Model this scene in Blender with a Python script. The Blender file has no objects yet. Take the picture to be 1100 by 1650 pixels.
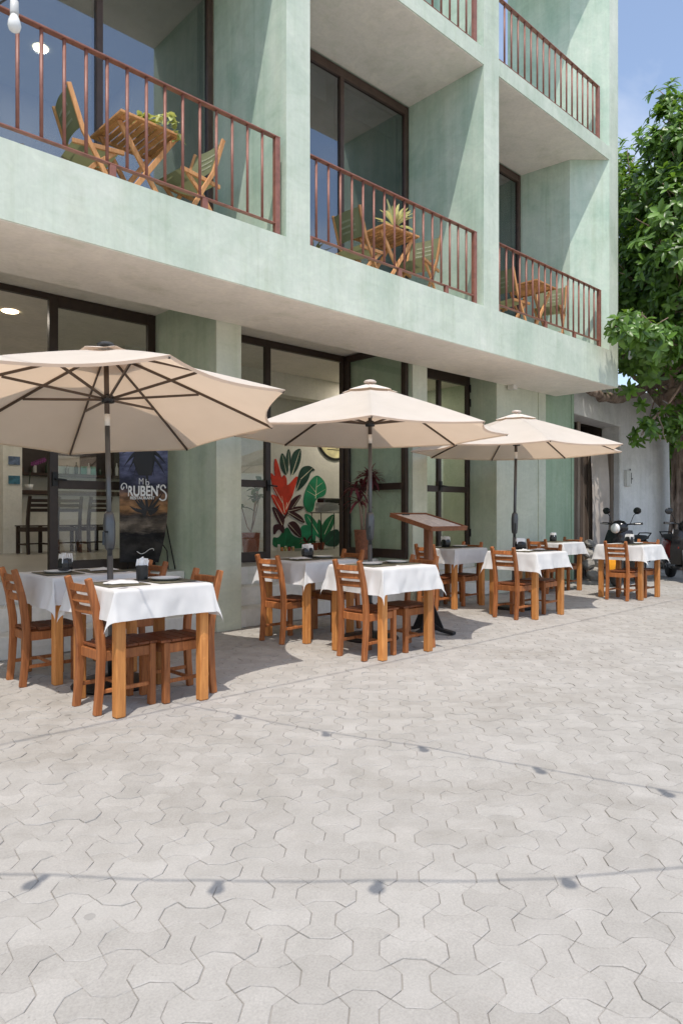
import bpy, bmesh, math, random
from mathutils import Vector, Matrix, Euler, Quaternion

random.seed(7)
R = math.radians
scene = bpy.context.scene
col = scene.collection

# ------------------------------------------------------------------ camera, sky, sun, exposure
CAM_H = 1.2
FOC = 1110.0                       # focal length in photograph pixels (1100 wide)
YAW = math.atan2(1183.0, FOC)      # X axis (along the facade) lies this far right of the view
SN, CS = math.sin(YAW), math.cos(YAW)
cam_d = bpy.data.cameras.new("camera")
cam = bpy.data.objects.new("camera", cam_d)
col.objects.link(cam)
cam.location = (0, 0, CAM_H)
cam.rotation_euler = (R(90), 0, -math.atan2(CS, SN))
cam_d.sensor_fit = 'HORIZONTAL'
cam_d.sensor_width = 36
cam_d.lens = 36 * FOC / 1100
cam_d.shift_y = 2.0 / 1100
cam_d.clip_start = 0.05
cam_d.clip_end = 600
scene.camera = cam

SUN_TRAVEL = Vector((.345, .318, -1.0)).normalized()
world = bpy.data.worlds.new("World")
scene.world = world
world.use_nodes = True
wn = world.node_tree.nodes
sky = wn.new("ShaderNodeTexSky")
sky.sky_type = 'NISHITA'
sky.sun_disc = False
sky.sun_elevation = math.asin(-SUN_TRAVEL.z)
sky.sun_rotation = math.atan2(-SUN_TRAVEL.x, -SUN_TRAVEL.y) % (2 * math.pi)
sky.air_density = 1.0
sky.dust_density = 1.2
sky.ozone_density = 1.0
wn["Background"].inputs[1].default_value = 0.15
wl = world.node_tree.links
tcw = wn.new("ShaderNodeTexCoord")
sepw = wn.new("ShaderNodeSeparateXYZ")
wl.new(tcw.outputs['Generated'], sepw.inputs[0])
def wmath(op, a, b):
    x = wn.new("ShaderNodeMath"); x.operation = op
    for i, v in enumerate((a, b)):
        if hasattr(v, 'links'):
            wl.new(v, x.inputs[i])
        else:
            x.inputs[i].default_value = v
    return x.outputs[0]
den = wmath('MAXIMUM', wmath('ADD', sepw.outputs['Z'], .12), .12)
cmb = wn.new("ShaderNodeCombineXYZ")
wl.new(wmath('DIVIDE', sepw.outputs['X'], den), cmb.inputs[0])
wl.new(wmath('DIVIDE', sepw.outputs['Y'], den), cmb.inputs[1])
mpw = wn.new("ShaderNodeMapping")
mpw.inputs['Location'].default_value = (1.7, 4.3, 0)
wl.new(cmb.outputs[0], mpw.inputs[0])
nzw = wn.new("ShaderNodeTexNoise")
nzw.inputs['Scale'].default_value = 1.15
nzw.inputs['Detail'].default_value = 7
nzw.inputs['Roughness'].default_value = .58
nzw.inputs['Distortion'].default_value = .35
wl.new(mpw.outputs[0], nzw.inputs['Vector'])
rmw = wn.new("ShaderNodeValToRGB")
rmw.color_ramp.elements[0].position = .44
rmw.color_ramp.elements[0].color = (.10, .10, .10, 1)
rmw.color_ramp.elements[1].position = .72
rmw.color_ramp.elements[1].color = (.8, .8, .8, 1)
wl.new(nzw.outputs['Fac'], rmw.inputs[0])
mxw = wn.new("ShaderNodeMix")
mxw.data_type = 'RGBA'
mxw.inputs[7].default_value = (4.3, 4.5, 4.9, 1)
wl.new(rmw.outputs[0], mxw.inputs[0])
wl.new(sky.outputs[0], mxw.inputs[6])
wl.new(mxw.outputs[2], wn["Background"].inputs[0])

sun_d = bpy.data.lights.new("sun", 'SUN')
sun_d.energy = 2.3
sun_d.angle = R(0.32)
sun_d.color = (1.0, .94, .86)
sun = bpy.data.objects.new("sun", sun_d)
col.objects.link(sun)
sun.location = (0, 0, 30)
sun.rotation_euler = SUN_TRAVEL.to_track_quat('-Z', 'Y').to_euler()

vs = scene.view_settings
vs.view_transform = 'Standard'
vs.look = 'None'
vs.gamma = 1
vs.use_curve_mapping = False
vs.exposure = 0.66
scene.cycles.max_bounces = 10
scene.cycles.diffuse_bounces = 6
scene.cycles.transparent_max_bounces = 16
scene.cycles.use_denoising = True

# ------------------------------------------------------------------ materials
class NT:
    def __init__(s, name):
        s.m = bpy.data.materials.new(name)
        s.m.use_nodes = True
        s.t = s.m.node_tree
        s.n = s.t.nodes
        s.b = s.n["Principled BSDF"]
        s.out = s.n["Material Output"]
    def new(s, t, **k):
        x = s.n.new(t)
        for a, v in k.items():
            setattr(x, a, v)
        return x
    def link(s, a, b):
        s.t.links.new(a, b)
    def coord(s, kind='Object', scale=(1, 1, 1)):
        tc = s.new("ShaderNodeTexCoord")
        mp = s.new("ShaderNodeMapping")
        mp.inputs['Scale'].default_value = scale
        s.link(tc.outputs[kind], mp.inputs[0])
        return mp.outputs[0]
    def noise(s, vec, scale, detail=4, rough=.55, dist=0.0):
        x = s.new("ShaderNodeTexNoise")
        x.inputs['Scale'].default_value = scale
        x.inputs['Detail'].default_value = detail
        x.inputs['Roughness'].default_value = rough
        x.inputs['Distortion'].default_value = dist
        if vec is not None:
            s.link(vec, x.inputs['Vector'])
        return x.outputs['Fac']
    def ramp(s, fac, stops):
        x = s.new("ShaderNodeValToRGB")
        e = x.color_ramp.elements
        while len(e) < len(stops):
            e.new(.5)
        for el, (p, c) in zip(e, stops):
            el.position = p
            el.color = tuple(c) + (1,) if len(c) == 3 else c
        s.link(fac, x.inputs[0])
        return x.outputs[0]
    def mix(s, fac, a, b, mode='MIX'):
        x = s.new("ShaderNodeMix", data_type='RGBA', blend_type=mode)
        for i, v in ((0, fac), (6, a), (7, b)):
            if hasattr(v, 'is_linked') or hasattr(v, 'links'):
                s.link(v, x.inputs[i])
            else:
                x.inputs[i].default_value = v if i == 0 else tuple(v) + (1,)
        return x.outputs[2]
    def math(s, op, a, b=None):
        x = s.new("ShaderNodeMath", operation=op)
        for i, v in enumerate((a, b)):
            if v is None:
                continue
            if hasattr(v, 'links'):
                s.link(v, x.inputs[i])
            else:
                x.inputs[i].default_value = v
        return x.outputs[0]
    def bump(s, h, strength=.3, dist=.01):
        x = s.new("ShaderNodeBump")
        x.inputs['Strength'].default_value = strength
        x.inputs['Distance'].default_value = dist
        s.link(h, x.inputs['Height'])
        s.link(x.outputs[0], s.b.inputs['Normal'])
    def base(s, c):
        if hasattr(c, 'links'):
            s.link(c, s.b.inputs['Base Color'])
        else:
            s.b.inputs['Base Color'].default_value = tuple(c) + (1,)
    def rough(s, v):
        if hasattr(v, 'links'):
            s.link(v, s.b.inputs['Roughness'])
        else:
            s.b.inputs['Roughness'].default_value = v

def plain(name, c, rough=.6, metal=0.0, var=.12, scale=9, bump=0.0, spec=.5):
    n = NT(name)
    v = n.coord()
    f = n.noise(v, scale, 5)
    a = tuple(x * (1 - var) for x in c)
    b = tuple(min(1, x * (1 + var)) for x in c)
    n.base(n.ramp(f, [(.3, a), (.7, b)]))
    n.rough(rough)
    n.b.inputs['Metallic'].default_value = metal
    n.b.inputs['Specular IOR Level'].default_value = spec
    if bump:
        n.bump(n.noise(v, scale * 8, 3), bump, .004)
    return n.m

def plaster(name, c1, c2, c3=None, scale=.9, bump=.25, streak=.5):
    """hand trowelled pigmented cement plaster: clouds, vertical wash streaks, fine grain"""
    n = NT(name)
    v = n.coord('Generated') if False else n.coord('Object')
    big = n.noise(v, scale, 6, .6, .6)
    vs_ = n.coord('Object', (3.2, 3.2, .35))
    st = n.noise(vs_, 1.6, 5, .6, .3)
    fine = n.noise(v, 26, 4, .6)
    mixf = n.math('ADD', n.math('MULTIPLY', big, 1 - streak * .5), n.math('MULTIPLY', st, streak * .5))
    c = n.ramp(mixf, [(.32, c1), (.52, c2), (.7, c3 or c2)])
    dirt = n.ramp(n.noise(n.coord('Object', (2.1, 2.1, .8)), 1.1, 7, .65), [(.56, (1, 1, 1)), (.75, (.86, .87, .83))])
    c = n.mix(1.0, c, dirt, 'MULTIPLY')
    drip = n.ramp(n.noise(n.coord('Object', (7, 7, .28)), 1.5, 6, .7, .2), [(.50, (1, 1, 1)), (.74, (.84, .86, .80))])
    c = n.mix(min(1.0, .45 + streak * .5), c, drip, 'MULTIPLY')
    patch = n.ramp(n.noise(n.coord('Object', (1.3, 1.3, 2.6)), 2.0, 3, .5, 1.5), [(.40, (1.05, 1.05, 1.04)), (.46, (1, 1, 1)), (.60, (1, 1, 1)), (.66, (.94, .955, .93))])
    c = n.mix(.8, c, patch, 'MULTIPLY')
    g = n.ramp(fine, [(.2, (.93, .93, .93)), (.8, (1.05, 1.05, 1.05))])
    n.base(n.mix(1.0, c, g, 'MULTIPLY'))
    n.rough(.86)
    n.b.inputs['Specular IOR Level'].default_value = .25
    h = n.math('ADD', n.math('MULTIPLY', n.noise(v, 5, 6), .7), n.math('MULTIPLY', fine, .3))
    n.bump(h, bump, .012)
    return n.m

def wood(name, c1, c2, rough=.5, grain=(18, 18, 1.6), varied=.55):
    n = NT(name)
    oi = n.new("ShaderNodeObjectInfo")
    tc = n.new("ShaderNodeTexCoord")
    add = n.new("ShaderNodeVectorMath", operation='ADD')
    comb = n.new("ShaderNodeCombineXYZ")
    m = n.math('MULTIPLY', oi.outputs['Random'], 37.0)
    for i in range(3):
        n.link(m, comb.inputs[i])
    n.link(tc.outputs['Object'], add.inputs[0])
    n.link(comb.outputs[0], add.inputs[1])
    mp = n.new("ShaderNodeMapping")
    mp.inputs['Scale'].default_value = grain
    n.link(add.outputs[0], mp.inputs[0])
    f = n.noise(mp.outputs[0], 2.2, 6, .6, 1.2)
    f2 = n.noise(add.outputs[0], 3, 3)
    c = n.ramp(f, [(.3, c1), (.68, c2)])
    tone = n.math('ADD', n.math('MULTIPLY', oi.outputs['Random'], varied), 1 - varied * .5)
    tone = n.math('MULTIPLY', tone, n.math('ADD', n.math('MULTIPLY', f2, .5), .75))
    cc = n.new("ShaderNodeCombineXYZ")
    for i in range(3):
        n.link(tone, cc.inputs[i])
    c = n.mix(1.0, c, cc.outputs[0], 'MULTIPLY')
    scuff = n.ramp(n.noise(add.outputs[0], 14, 5, .7), [(.60, (1, 1, 1)), (.72, (1.35, 1.4, 1.5))])
    n.base(n.mix(.7, c, scuff, 'MULTIPLY'))
    n.rough(n.math('ADD', n.math('MULTIPLY', f, .4), rough - .08))
    n.b.inputs['Specular IOR Level'].default_value = .35
    n.bump(f, .35, .002)
    return n.m

def cloth_mat(name, c1, c2, translucent=.3, tcol=None, rough=.9, weave=220):
    n = NT(name)
    v = n.coord()
    f = n.noise(v, 3, 4)
    n.base(n.ramp(f, [(.3, c1), (.7, c2)]))
    n.rough(rough)
    n.b.inputs['Specular IOR Level'].default_value = .15
    n.bump(n.noise(v, weave, 2), .12, .001)
    if translucent:
        t = n.new("ShaderNodeBsdfTranslucent")
        t.inputs[0].default_value = tuple(tcol or c2) + (1,)
        mx = n.new("ShaderNodeMixShader")
        mx.inputs[0].default_value = translucent
        n.link(n.b.outputs[0], mx.inputs[1])
        n.link(t.outputs[0], mx.inputs[2])
        n.link(mx.outputs[0], n.out.inputs[0])
    return n.m

def glass_mat(name, tint=(.8, .84, .82), ior=1.55, floor=.06):
    n = NT(name)
    tr = n.new("ShaderNodeBsdfTransparent")
    tr.inputs[0].default_value = tint + (1,)
    gl = n.new("ShaderNodeBsdfGlossy")
    gl.inputs['Roughness'].default_value = .0
    gl.inputs[0].default_value = (.95, .97, 1, 1)
    # Schlick reflectance from the facing angle, the same from both sides of the pane
    lw = n.new("ShaderNodeLayerWeight")
    lw.inputs['Blend'].default_value = .5
    f0 = ((ior - 1) / (ior + 1)) ** 2
    fr = n.math('ADD', n.math('MULTIPLY', n.math('POWER', lw.outputs['Facing'], 5.0), 1 - f0), f0)
    mx = n.new("ShaderNodeMixShader")
    n.link(n.math('MINIMUM', n.math('ADD', fr, floor), 1.0), mx.inputs[0])
    n.link(tr.outputs[0], mx.inputs[1])
    n.link(gl.outputs[0], mx.inputs[2])
    n.link(mx.outputs[0], n.out.inputs[0])
    return n.m

def emit(name, c, s):
    n = NT(name)
    n.base((.9, .9, .9))
    n.b.inputs['Emission Color'].default_value = tuple(c) + (1,)
    n.b.inputs['Emission Strength'].default_value = s
    return n.m

def leaf_mat(name, c1, c2, trans=.25, rough=.38):
    n = NT(name)
    at = n.new("ShaderNodeAttribute")
    at.attribute_name = "tone"
    oi = n.new("ShaderNodeObjectInfo")
    v = n.coord()
    f = n.math('ADD', n.math('MULTIPLY', at.outputs['Fac'], .75), n.math('MULTIPLY', n.noise(v, 7, 3), .25))
    c = n.ramp(f, [(.05, c1), (.6, c2), (.97, tuple(min(1, x * 1.9) for x in c2))])
    n.base(c)
    n.rough(rough)
    t = n.new("ShaderNodeBsdfTranslucent")
    t.inputs[0].default_value = (c2[0] * 2.2, c2[1] * 2.0, c2[2], 1)
    mx = n.new("ShaderNodeMixShader")
    mx.inputs[0].default_value = trans
    n.link(n.b.outputs[0], mx.inputs[1])
    n.link(t.outputs[0], mx.inputs[2])
    n.link(mx.outputs[0], n.out.inputs[0])
    return n.m

def paver_mat():
    n = NT("paver_concrete")
    at = n.new("ShaderNodeAttribute")
    at.attribute_name = "tone"
    tc = n.new("ShaderNodeTexCoord")
    geo = n.new("ShaderNodeNewGeometry")
    pos = geo.outputs['Position']
    big = n.noise(pos, .55, 5, .6, .4)
    mid = n.noise(pos, 6, 5, .6)
    fine = n.noise(pos, 140, 4, .7)
    c = n.ramp(n.math('ADD', n.math('MULTIPLY', at.outputs['Fac'], .5), n.math('MULTIPLY', big, .5)),
               [(.2, (.365, .344, .318)), (.5, (.40, .378, .351)), (.8, (.435, .413, .385))])
    c = n.mix(1.0, c, n.ramp(mid, [(.3, (.9, .9, .89)), (.7, (1.06, 1.06, 1.06))]), 'MULTIPLY')
    c = n.mix(1.0, c, n.ramp(fine, [(.25, (.82, .82, .82)), (.75, (1.14, 1.14, 1.13))]), 'MULTIPLY')
    # old chewing gum and grease spots
    vo = n.new("ShaderNodeTexVoronoi")
    vo.inputs['Scale'].default_value = 3.1
    n.link(pos, vo.inputs['Vector'])
    d = n.math('ADD', vo.outputs['Distance'], n.math('MULTIPLY', mid, .06))
    sel = n.math('GREATER_THAN', n.noise(pos, 1.7, 2), .52)
    spot = n.math('MULTIPLY', n.math('LESS_THAN', d, .088), sel)
    c = n.mix(n.math('MULTIPLY', spot, .5), c, (.16, .15, .14))
    stain = n.ramp(n.noise(pos, .9, 7, .7, .8), [(.50, (1, 1, 1)), (.68, (.86, .845, .82))])
    c = n.mix(1.0, c, stain, 'MULTIPLY')
    grit = n.ramp(n.noise(pos, 42, 3, .8), [(.66, (1, 1, 1)), (.74, (.6, .58, .55))])
    c = n.mix(.6, c, grit, 'MULTIPLY')
    # pale cement haze smeared over the stones
    sm = n.ramp(n.noise(pos, 1.5, 6, .7, 1.0), [(.52, (0, 0, 0)), (.72, (1, 1, 1))])
    bw = n.new("ShaderNodeRGBToBW")
    n.link(sm, bw.inputs[0])
    c = n.mix(n.math('MULTIPLY', bw.outputs[0], .4), c, (.46, .44, .41))
    n.base(c)
    n.rough(.9)
    n.b.inputs['Specular IOR Level'].default_value = .25
    n.bump(n.math('ADD', n.math('MULTIPLY', fine, .5), n.math('MULTIPLY', mid, .6)), .35, .003)
    return n.m

M = {}
M['facade'] = plaster('sage_plaster', (.435, .52, .42), (.575, .635, .535), (.685, .715, .625))
M['fin'] = plaster('shaded_fin_plaster', (.33, .47, .375), (.50, .605, .505), (.62, .685, .59), scale=1.5, streak=.8)
M['facade_shaded'] = plaster('shaded_sage_plaster', (.38, .46, .35), (.49, .56, .44), (.56, .60, .49), scale=1.6, streak=.8)  # darker sage: the shade of recess and column sides is in the colour
M['column'] = plaster('pale_sage_plaster', (.48, .51, .41), (.56, .585, .48), (.61, .62, .53))
M['endwall'] = plaster('shaded_green_plaster', (.26, .36, .255), (.33, .43, .31), (.39, .47, .36), streak=.8)  # green end coat, with the tree's shade darkened into its colour
M['soffit'] = plaster('cream_soffit', (.80, .745, .68), (.85, .79, .72), (.87, .815, .745), bump=.1, streak=.1)
M['cream'] = plaster('cream_interior', (.64, .615, .55), (.70, .675, .61), (.74, .715, .65), bump=.08, streak=.1)
M['step'] = plaster('white_step', (.55, .54, .51), (.66, .65, .61), (.72, .70, .66), scale=2.5, bump=.2)
M['whitewall'] = plaster('old_white_wall', (.60, .59, .57), (.76, .75, .73), (.82, .81, .79), scale=1.2, bump=.5)
M['floor'] = plain('interior_floor', (.36, .34, .30), .35, var=.1, scale=2)
M['frame'] = plain('bronze_frame', (.035, .021, .015), .45, 0.0, .2, 12)
M['frame_up'] = plain('brown_frame', (.075, .045, .034), .45, 0.0, .2, 12)
M['rail'] = plain('oxide_red_paint', (.255, .105, .075), .48, .05, .25, 14)
M['glass'] = glass_mat('clear_glass', (.90, .92, .91), 1.45, .015)
M['glass_sky'] = glass_mat('sky_glass', (.52, .55, .56), 1.6, .16)
M['glass_green'] = glass_mat('leaf_glass', (.95, .98, .96), 1.45, .02)
M['paver'] = paver_mat()
M['joint'] = plain('joint_sand', (.36, .345, .32), .95, 0, .2, 6, .4, .1)
M['chairwood'] = wood('chair_wood', (.20, .062, .019), (.43, .16, .052), .42)
M['slatwood'] = wood('seat_wood', (.12, .035, .013), (.24, .08, .028), .38)
M['tablewood'] = wood('table_wood', (.40, .15, .04), (.57, .25, .072), .45)
M['teak'] = wood('teak_wood', (.42, .185, .07), (.62, .33, .14), .5)
M['darkwood'] = wood('dark_wood', (.022, .012, .008), (.05, .026, .016), .4)
M['podium'] = wood('podium_wood', (.14, .05, .022), (.27, .105, .045), .45)
M['canvas'] = cloth_mat('olive_canvas', (.21, .225, .13), (.28, .295, .18), .35, (.2, .2, .1))
M['linen'] = cloth_mat('white_linen', (.68, .68, .67), (.77, .77, .76), .2, (.8, .8, .78))
M['canopy'] = cloth_mat('sand_canopy', (.735, .69, .625), (.825, .775, .71), .42, (.88, .65, .46))
M['vent'] = cloth_mat('sand_vent', (.74, .68, .62), (.80, .74, .68), .2, (.80, .60, .45))
M['polemetal'] = plain('grey_pole', (.10, .105, .11), .35, .5, .1)
M['ribmetal'] = plain('bronze_rib', (.09, .065, .05), .4, .4, .1)
M['polewhite'] = plain('white_sleeve', (.7, .68, .64), .5)
M['blackplastic'] = plain('black_plastic', (.012, .012, .013), .25)
M['blackiron'] = plain('black_iron', (.02, .02, .021), .5, .3)
M['paper'] = plain('white_paper', (.82, .81, .79), .8, 0, .04)
M['mat'] = plain('woven_mat', (.11, .098, .062), .8, 0, .45, 60, .6)
M['plate'] = plain('white_ceramic', (.8, .8, .78), .15, 0, .03)
M['page'] = plain('printed_page', (.56, .50, .45), .55, 0, .22, 28)
M['terracotta'] = plain('terracotta', (.30, .085, .045), .8, 0, .2)
M['basket'] = plain('woven_basket', (.22, .085, .045), .75, 0, .35, 26, .6)
M['soil'] = plain('soil', (.03, .02, .014), .95)
M['leaf'] = leaf_mat('tree_leaf', (.028, .070, .012), (.105, .20, .036), .32, .36)
M['leaf_dark'] = leaf_mat('plant_leaf', (.012, .035, .012), (.035, .09, .03))
M['leaf_red'] = leaf_mat('cordyline_leaf', (.05, .012, .018), (.13, .03, .04))
M['leaf_pale'] = leaf_mat('variegated_leaf', (.12, .22, .05), (.42, .46, .22))
def bark_mat():
    n = NT('grey_bark')
    a = n.noise(n.coord('Object', (9, 9, .9)), 2.0, 7, .65, .5)
    b = n.noise(n.coord(), 5, 5, .6)
    c = n.ramp(n.math('ADD', n.math('MULTIPLY', a, .6), n.math('MULTIPLY', b, .4)), [(.36, (.09, .06, .045)), (.5, (.27, .20, .16)), (.64, (.46, .37, .31))])
    n.base(c); n.rough(.92); n.bump(a, 1.0, .03)
    return n.m
M['bark'] = bark_mat()
M['twig'] = plain('pink_twig', (.36, .25, .20), .85, 0, .25, 16, .4)
M['lampglow'] = emit('warm_lamp', (1, .78, .5), 9)
def bulb_mat():
    n = NT('frosted_bulb')
    n.base((.85, .85, .82)); n.rough(.15)
    t = n.new("ShaderNodeBsdfTransparent"); mx = n.new("ShaderNodeMixShader"); mx.inputs[0].default_value = .9
    n.link(n.b.outputs[0], mx.inputs[2]); n.link(t.outputs[0], mx.inputs[1]); n.link(mx.outputs[0], n.out.inputs[0])
    return n.m
M['bulb'] = bulb_mat()
M['socket'] = plain('socket_plastic', (.6, .6, .58), .4)
M['blacksocket'] = plain('black_socket', (.02, .02, .02), .4)
M['blind'] = plain('grey_blind', (.42, .43, .43), .9, 0, .06)

# ------------------------------------------------------------------ mesh helpers
class MB:
    def __init__(s):
        s.bm = bmesh.new()
        s.tone = None
    def box(s, x0, x1, y0, y1, z0, z1):
        v = [s.bm.verts.new((x, y, z)) for x in (x0, x1) for y in (y0, y1) for z in (z0, z1)]
        for f in ((0, 1, 3, 2), (4, 6, 7, 5), (0, 4, 5, 1), (2, 3, 7, 6), (0, 2, 6, 4), (1, 5, 7, 3)):
            s.bm.faces.new([v[i] for i in f])
        return v
    def obox(s, c, size, rot=None):
        hx, hy, hz = (q / 2 for q in size)
        v = s.box(-hx, hx, -hy, hy, -hz, hz)
        mt = rot.to_matrix() if rot is not None else Matrix.Identity(3)
        for q in v:
            q.co = mt @ q.co + Vector(c)
        return v
    def bar(s, p, q, w, t, up=(0, 0, 1)):
        p, q = Vector(p), Vector(q)
        z = (q - p)
        L = z.length
        z.normalize()
        u = Vector(up)
        if abs(z.dot(u)) > .98:
            u = Vector((1, 0, 0))
        x = u.cross(z).normalized()
        y = z.cross(x)
        v = s.box(-w / 2, w / 2, -t / 2, t / 2, 0, L)
        for a in v:
            a.co = p + x * a.co.x + y * a.co.y + z * a.co.z
        return v
    def path(s, pts, w, t, side):
        """rectangular section swept along pts; side = width direction, per-point sizes allowed"""
        side = Vector(side).normalized()
        rings = []
        n = len(pts)
        pts = [Vector(p) for p in pts]
        for i, p in enumerate(pts):
            d = (pts[min(i + 1, n - 1)] - pts[max(i - 1, 0)]).normalized()
            nrm = d.cross(side).normalized()
            ww = w[i] if isinstance(w, (list, tuple)) else w
            tt = t[i] if isinstance(t, (list, tuple)) else t
            rings.append([s.bm.verts.new(p + side * (a * ww / 2) + nrm * (b * tt / 2)) for a, b in ((-1, -1), (1, -1), (1, 1), (-1, 1))])
        for a, b in zip(rings, rings[1:]):
            for k in range(4):
                s.bm.faces.new((a[k], a[(k + 1) % 4], b[(k + 1) % 4], b[k]))
        s.bm.faces.new(rings[0][::-1])
        s.bm.faces.new(rings[-1])
    def tube(s, pts, r, n=8, cap=True):
        pts = [Vector(p) for p in pts]
        rings = []
        m = len(pts)
        prev = None
        for i, p in enumerate(pts):
            d = (pts[min(i + 1, m - 1)] - pts[max(i - 1, 0)])
            if d.length < 1e-9:
                d = Vector((0, 0, 1))
            d.normalize()
            if prev is None:
                a = Vector((0, 0, 1)) if abs(d.z) < .9 else Vector((1, 0, 0))
                x = a.cross(d).normalized()
            else:
                x = (prev - d * prev.dot(d)).normalized()
            prev = x
            y = d.cross(x)
            rr = r[i] if isinstance(r, (list, tuple)) else r
            rings.append([s.bm.verts.new(p + (x * math.cos(2 * math.pi * k / n) + y * math.sin(2 * math.pi * k / n)) * rr) for k in range(n)])
        for a, b in zip(rings, rings[1:]):
            for k in range(n):
                s.bm.faces.new((a[k], a[(k + 1) % n], b[(k + 1) % n], b[k]))
        if cap:
            s.bm.faces.new(rings[0][::-1])
            s.bm.faces.new(rings[-1])
    def lathe(s, prof, n=16, c=(0, 0, 0), axis='Z', squash=1.0):
        c = Vector(c)
        rings = []
        for r, z in prof:
            ring = []
            for k in range(n):
                a = 2 * math.pi * k / n
                p = (r * math.cos(a), r * math.sin(a) * squash, z)
                if axis == 'Y':
                    p = (p[0], p[2], p[1])
                elif axis == 'X':
                    p = (p[2], p[0], p[1])
                ring.append(s.bm.verts.new(c + Vector(p)))
            rings.append(ring)
        for a, b in zip(rings, rings[1:]):
            for k in range(n):
                s.bm.faces.new((a[k], a[(k + 1) % n], b[(k + 1) % n], b[k]))
        s.bm.faces.new(rings[0][::-1])
        s.bm.faces.new(rings[-1])
    def prism(s, pts, z0, z1):
        lo = [s.bm.verts.new((x, y, z0)) for x, y in pts]
        hi = [s.bm.verts.new((x, y, z1)) for x, y in pts]
        n = len(pts)
        for k in range(n):
            s.bm.faces.new((lo[k], lo[(k + 1) % n], hi[(k + 1) % n], hi[k]))
        s.bm.faces.new(lo[::-1])
        s.bm.faces.new(hi)
    def side_prism(s, pts, y0, y1):
        """outline in (x, z), extruded along y"""
        lo = [s.bm.verts.new((x, y0, z)) for x, z in pts]
        hi = [s.bm.verts.new((x, y1, z)) for x, z in pts]
        n = len(pts)
        for k in range(n):
            s.bm.faces.new((lo[k], lo[(k + 1) % n], hi[(k + 1) % n], hi[k]))
        s.bm.faces.new(lo[::-1])
        s.bm.faces.new(hi)
    def poly(s, pts):
        return s.bm.faces.new([s.bm.verts.new(p) for p in pts])
    def grid(s, rows):
        vv = [[s.bm.verts.new(p) for p in r] for r in rows]
        for a, b in zip(vv, vv[1:]):
            for k in range(len(a) - 1):
                s.bm.faces.new((a[k], a[k + 1], b[k + 1], b[k]))
    def bevel(s, w, seg=1):
        bmesh.ops.bevel(s.bm, geom=list(s.bm.edges), offset=w, segments=seg, affect='EDGES', profile=.5, clamp_overlap=True)
    def mesh(s, name, mat, smooth=False, normals=True):
        if normals:
            bmesh.ops.recalc_face_normals(s.bm, faces=s.bm.faces)
        me = bpy.data.meshes.new(name)
        s.bm.to_mesh(me)
        s.bm.free()
        me.materials.append(mat)
        if smooth:
            for p in me.polygons:
                p.use_smooth = True
        return me
    def build(s, name, mat, parent=None, smooth=False, bevel=0, seg=1, loc=None, rot=None):
        if bevel:
            s.bevel(bevel, seg)
        return link(name, s.mesh(name, mat, smooth), parent, loc, rot)

def link(name, me, parent=None, loc=None, rot=None):
    o = bpy.data.objects.new(name, me)
    col.objects.link(o)
    if parent is not None:
        o.parent = parent
    if loc is not None:
        o.location = loc
    if rot is not None:
        o.rotation_euler = rot
    return o

def tag(o, label, cat, group=None):
    o['label'] = label
    o['category'] = cat
    if group:
        o['group'] = group
    return o

def thing(name, label, cat, loc=(0, 0, 0), rz=0.0, group=None):
    o = link(name, None, None, loc, (0, 0, rz))
    return tag(o, label, cat, group)

CH = {}
def copy_tree(o, parent=None):
    c = o.copy()
    col.objects.link(c)
    c.parent = parent
    for ch in list(o.children):
        copy_tree(ch, c)
    return c

def set_tone(me, fn):
    a = me.attributes.new("tone", 'FLOAT', 'FACE')
    a.data.foreach_set("value", [fn(i) for i in range(len(me.polygons))])

def box(name, mat, parent, x0, x1, y0, y1, z0, z1, bevel=0):
    m = MB()
    m.box(x0, x1, y0, y1, z0, z1)
    return m.build(name, mat, parent, bevel=bevel)

# ------------------------------------------------------------------ pavement of bone shaped interlocking pavers
pavement = MB()
pavement.poly([(-120, -120, -.0052), (200, -120, -.0052), (200, 160, -.0052), (-120, 160, -.0052)])
pavement = pavement.build('pavement', M['paver'])
pavement['kind'] = 'structure'

PITCH = .1298
P0 = Vector((1.253, 1.157))
E1 = Vector((SN - .055 * CS, -CS - .055 * SN)).normalized()
E2 = Vector((-E1.y, E1.x))
def paver_outline(horizontal, inset):
    b, f0, f1 = .22 * PITCH, .27 * PITCH, .73 * PITCH
    h = PITCH / 2
    def edge(sgn):
        return [(-h, -h), (f0 - h, -h - sgn * b), (f1 - h, -h - sgn * b)]
    pts = []
    for k in range(4):
        out = (k % 2 == 1) == horizontal
        ca, sa = [(1, 0), (0, 1), (-1, 0), (0, -1)][k]
        for x, y in edge(1 if out else -1):
            pts.append((x * ca - y * sa, x * sa + y * ca))
    n = len(pts)
    res = []
    for i in range(n):
        p, a, c = Vector(pts[i]), Vector(pts[i - 1]), Vector(pts[(i + 1) % n])
        d1, d2 = (p - a).normalized(), (c - p).normalized()
        n1, n2 = Vector((-d1.y, d1.x)), Vector((-d2.y, d2.x))
        m = (n1 + n2)
        m = m / max(m.dot(n1), .45) if m.length > .05 else n1
        res.append(p + m * inset)
    return res
OUT = {(h, k): (paver_outline(h, a), paver_outline(h, b)) for h in (True, False) for k, (a, b) in enumerate(((.0004, .0017), (.0009, .0027), (.0007, .0032), (.0013, .0030), (.0005, .0021)))}
def paver_geo(horiz, seed):
    rnd = random.Random(seed)
    lo, hi = OUT[(horiz, seed)]
    j = lambda: Vector((rnd.uniform(-1, 1), rnd.uniform(-1, 1))) * .0017
    jit = [j() for _ in lo]
    return [p + q * .4 for p, q in zip(lo, jit)], [p + q for p, q in zip(hi, jit)]
paver_meshes = {}
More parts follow.
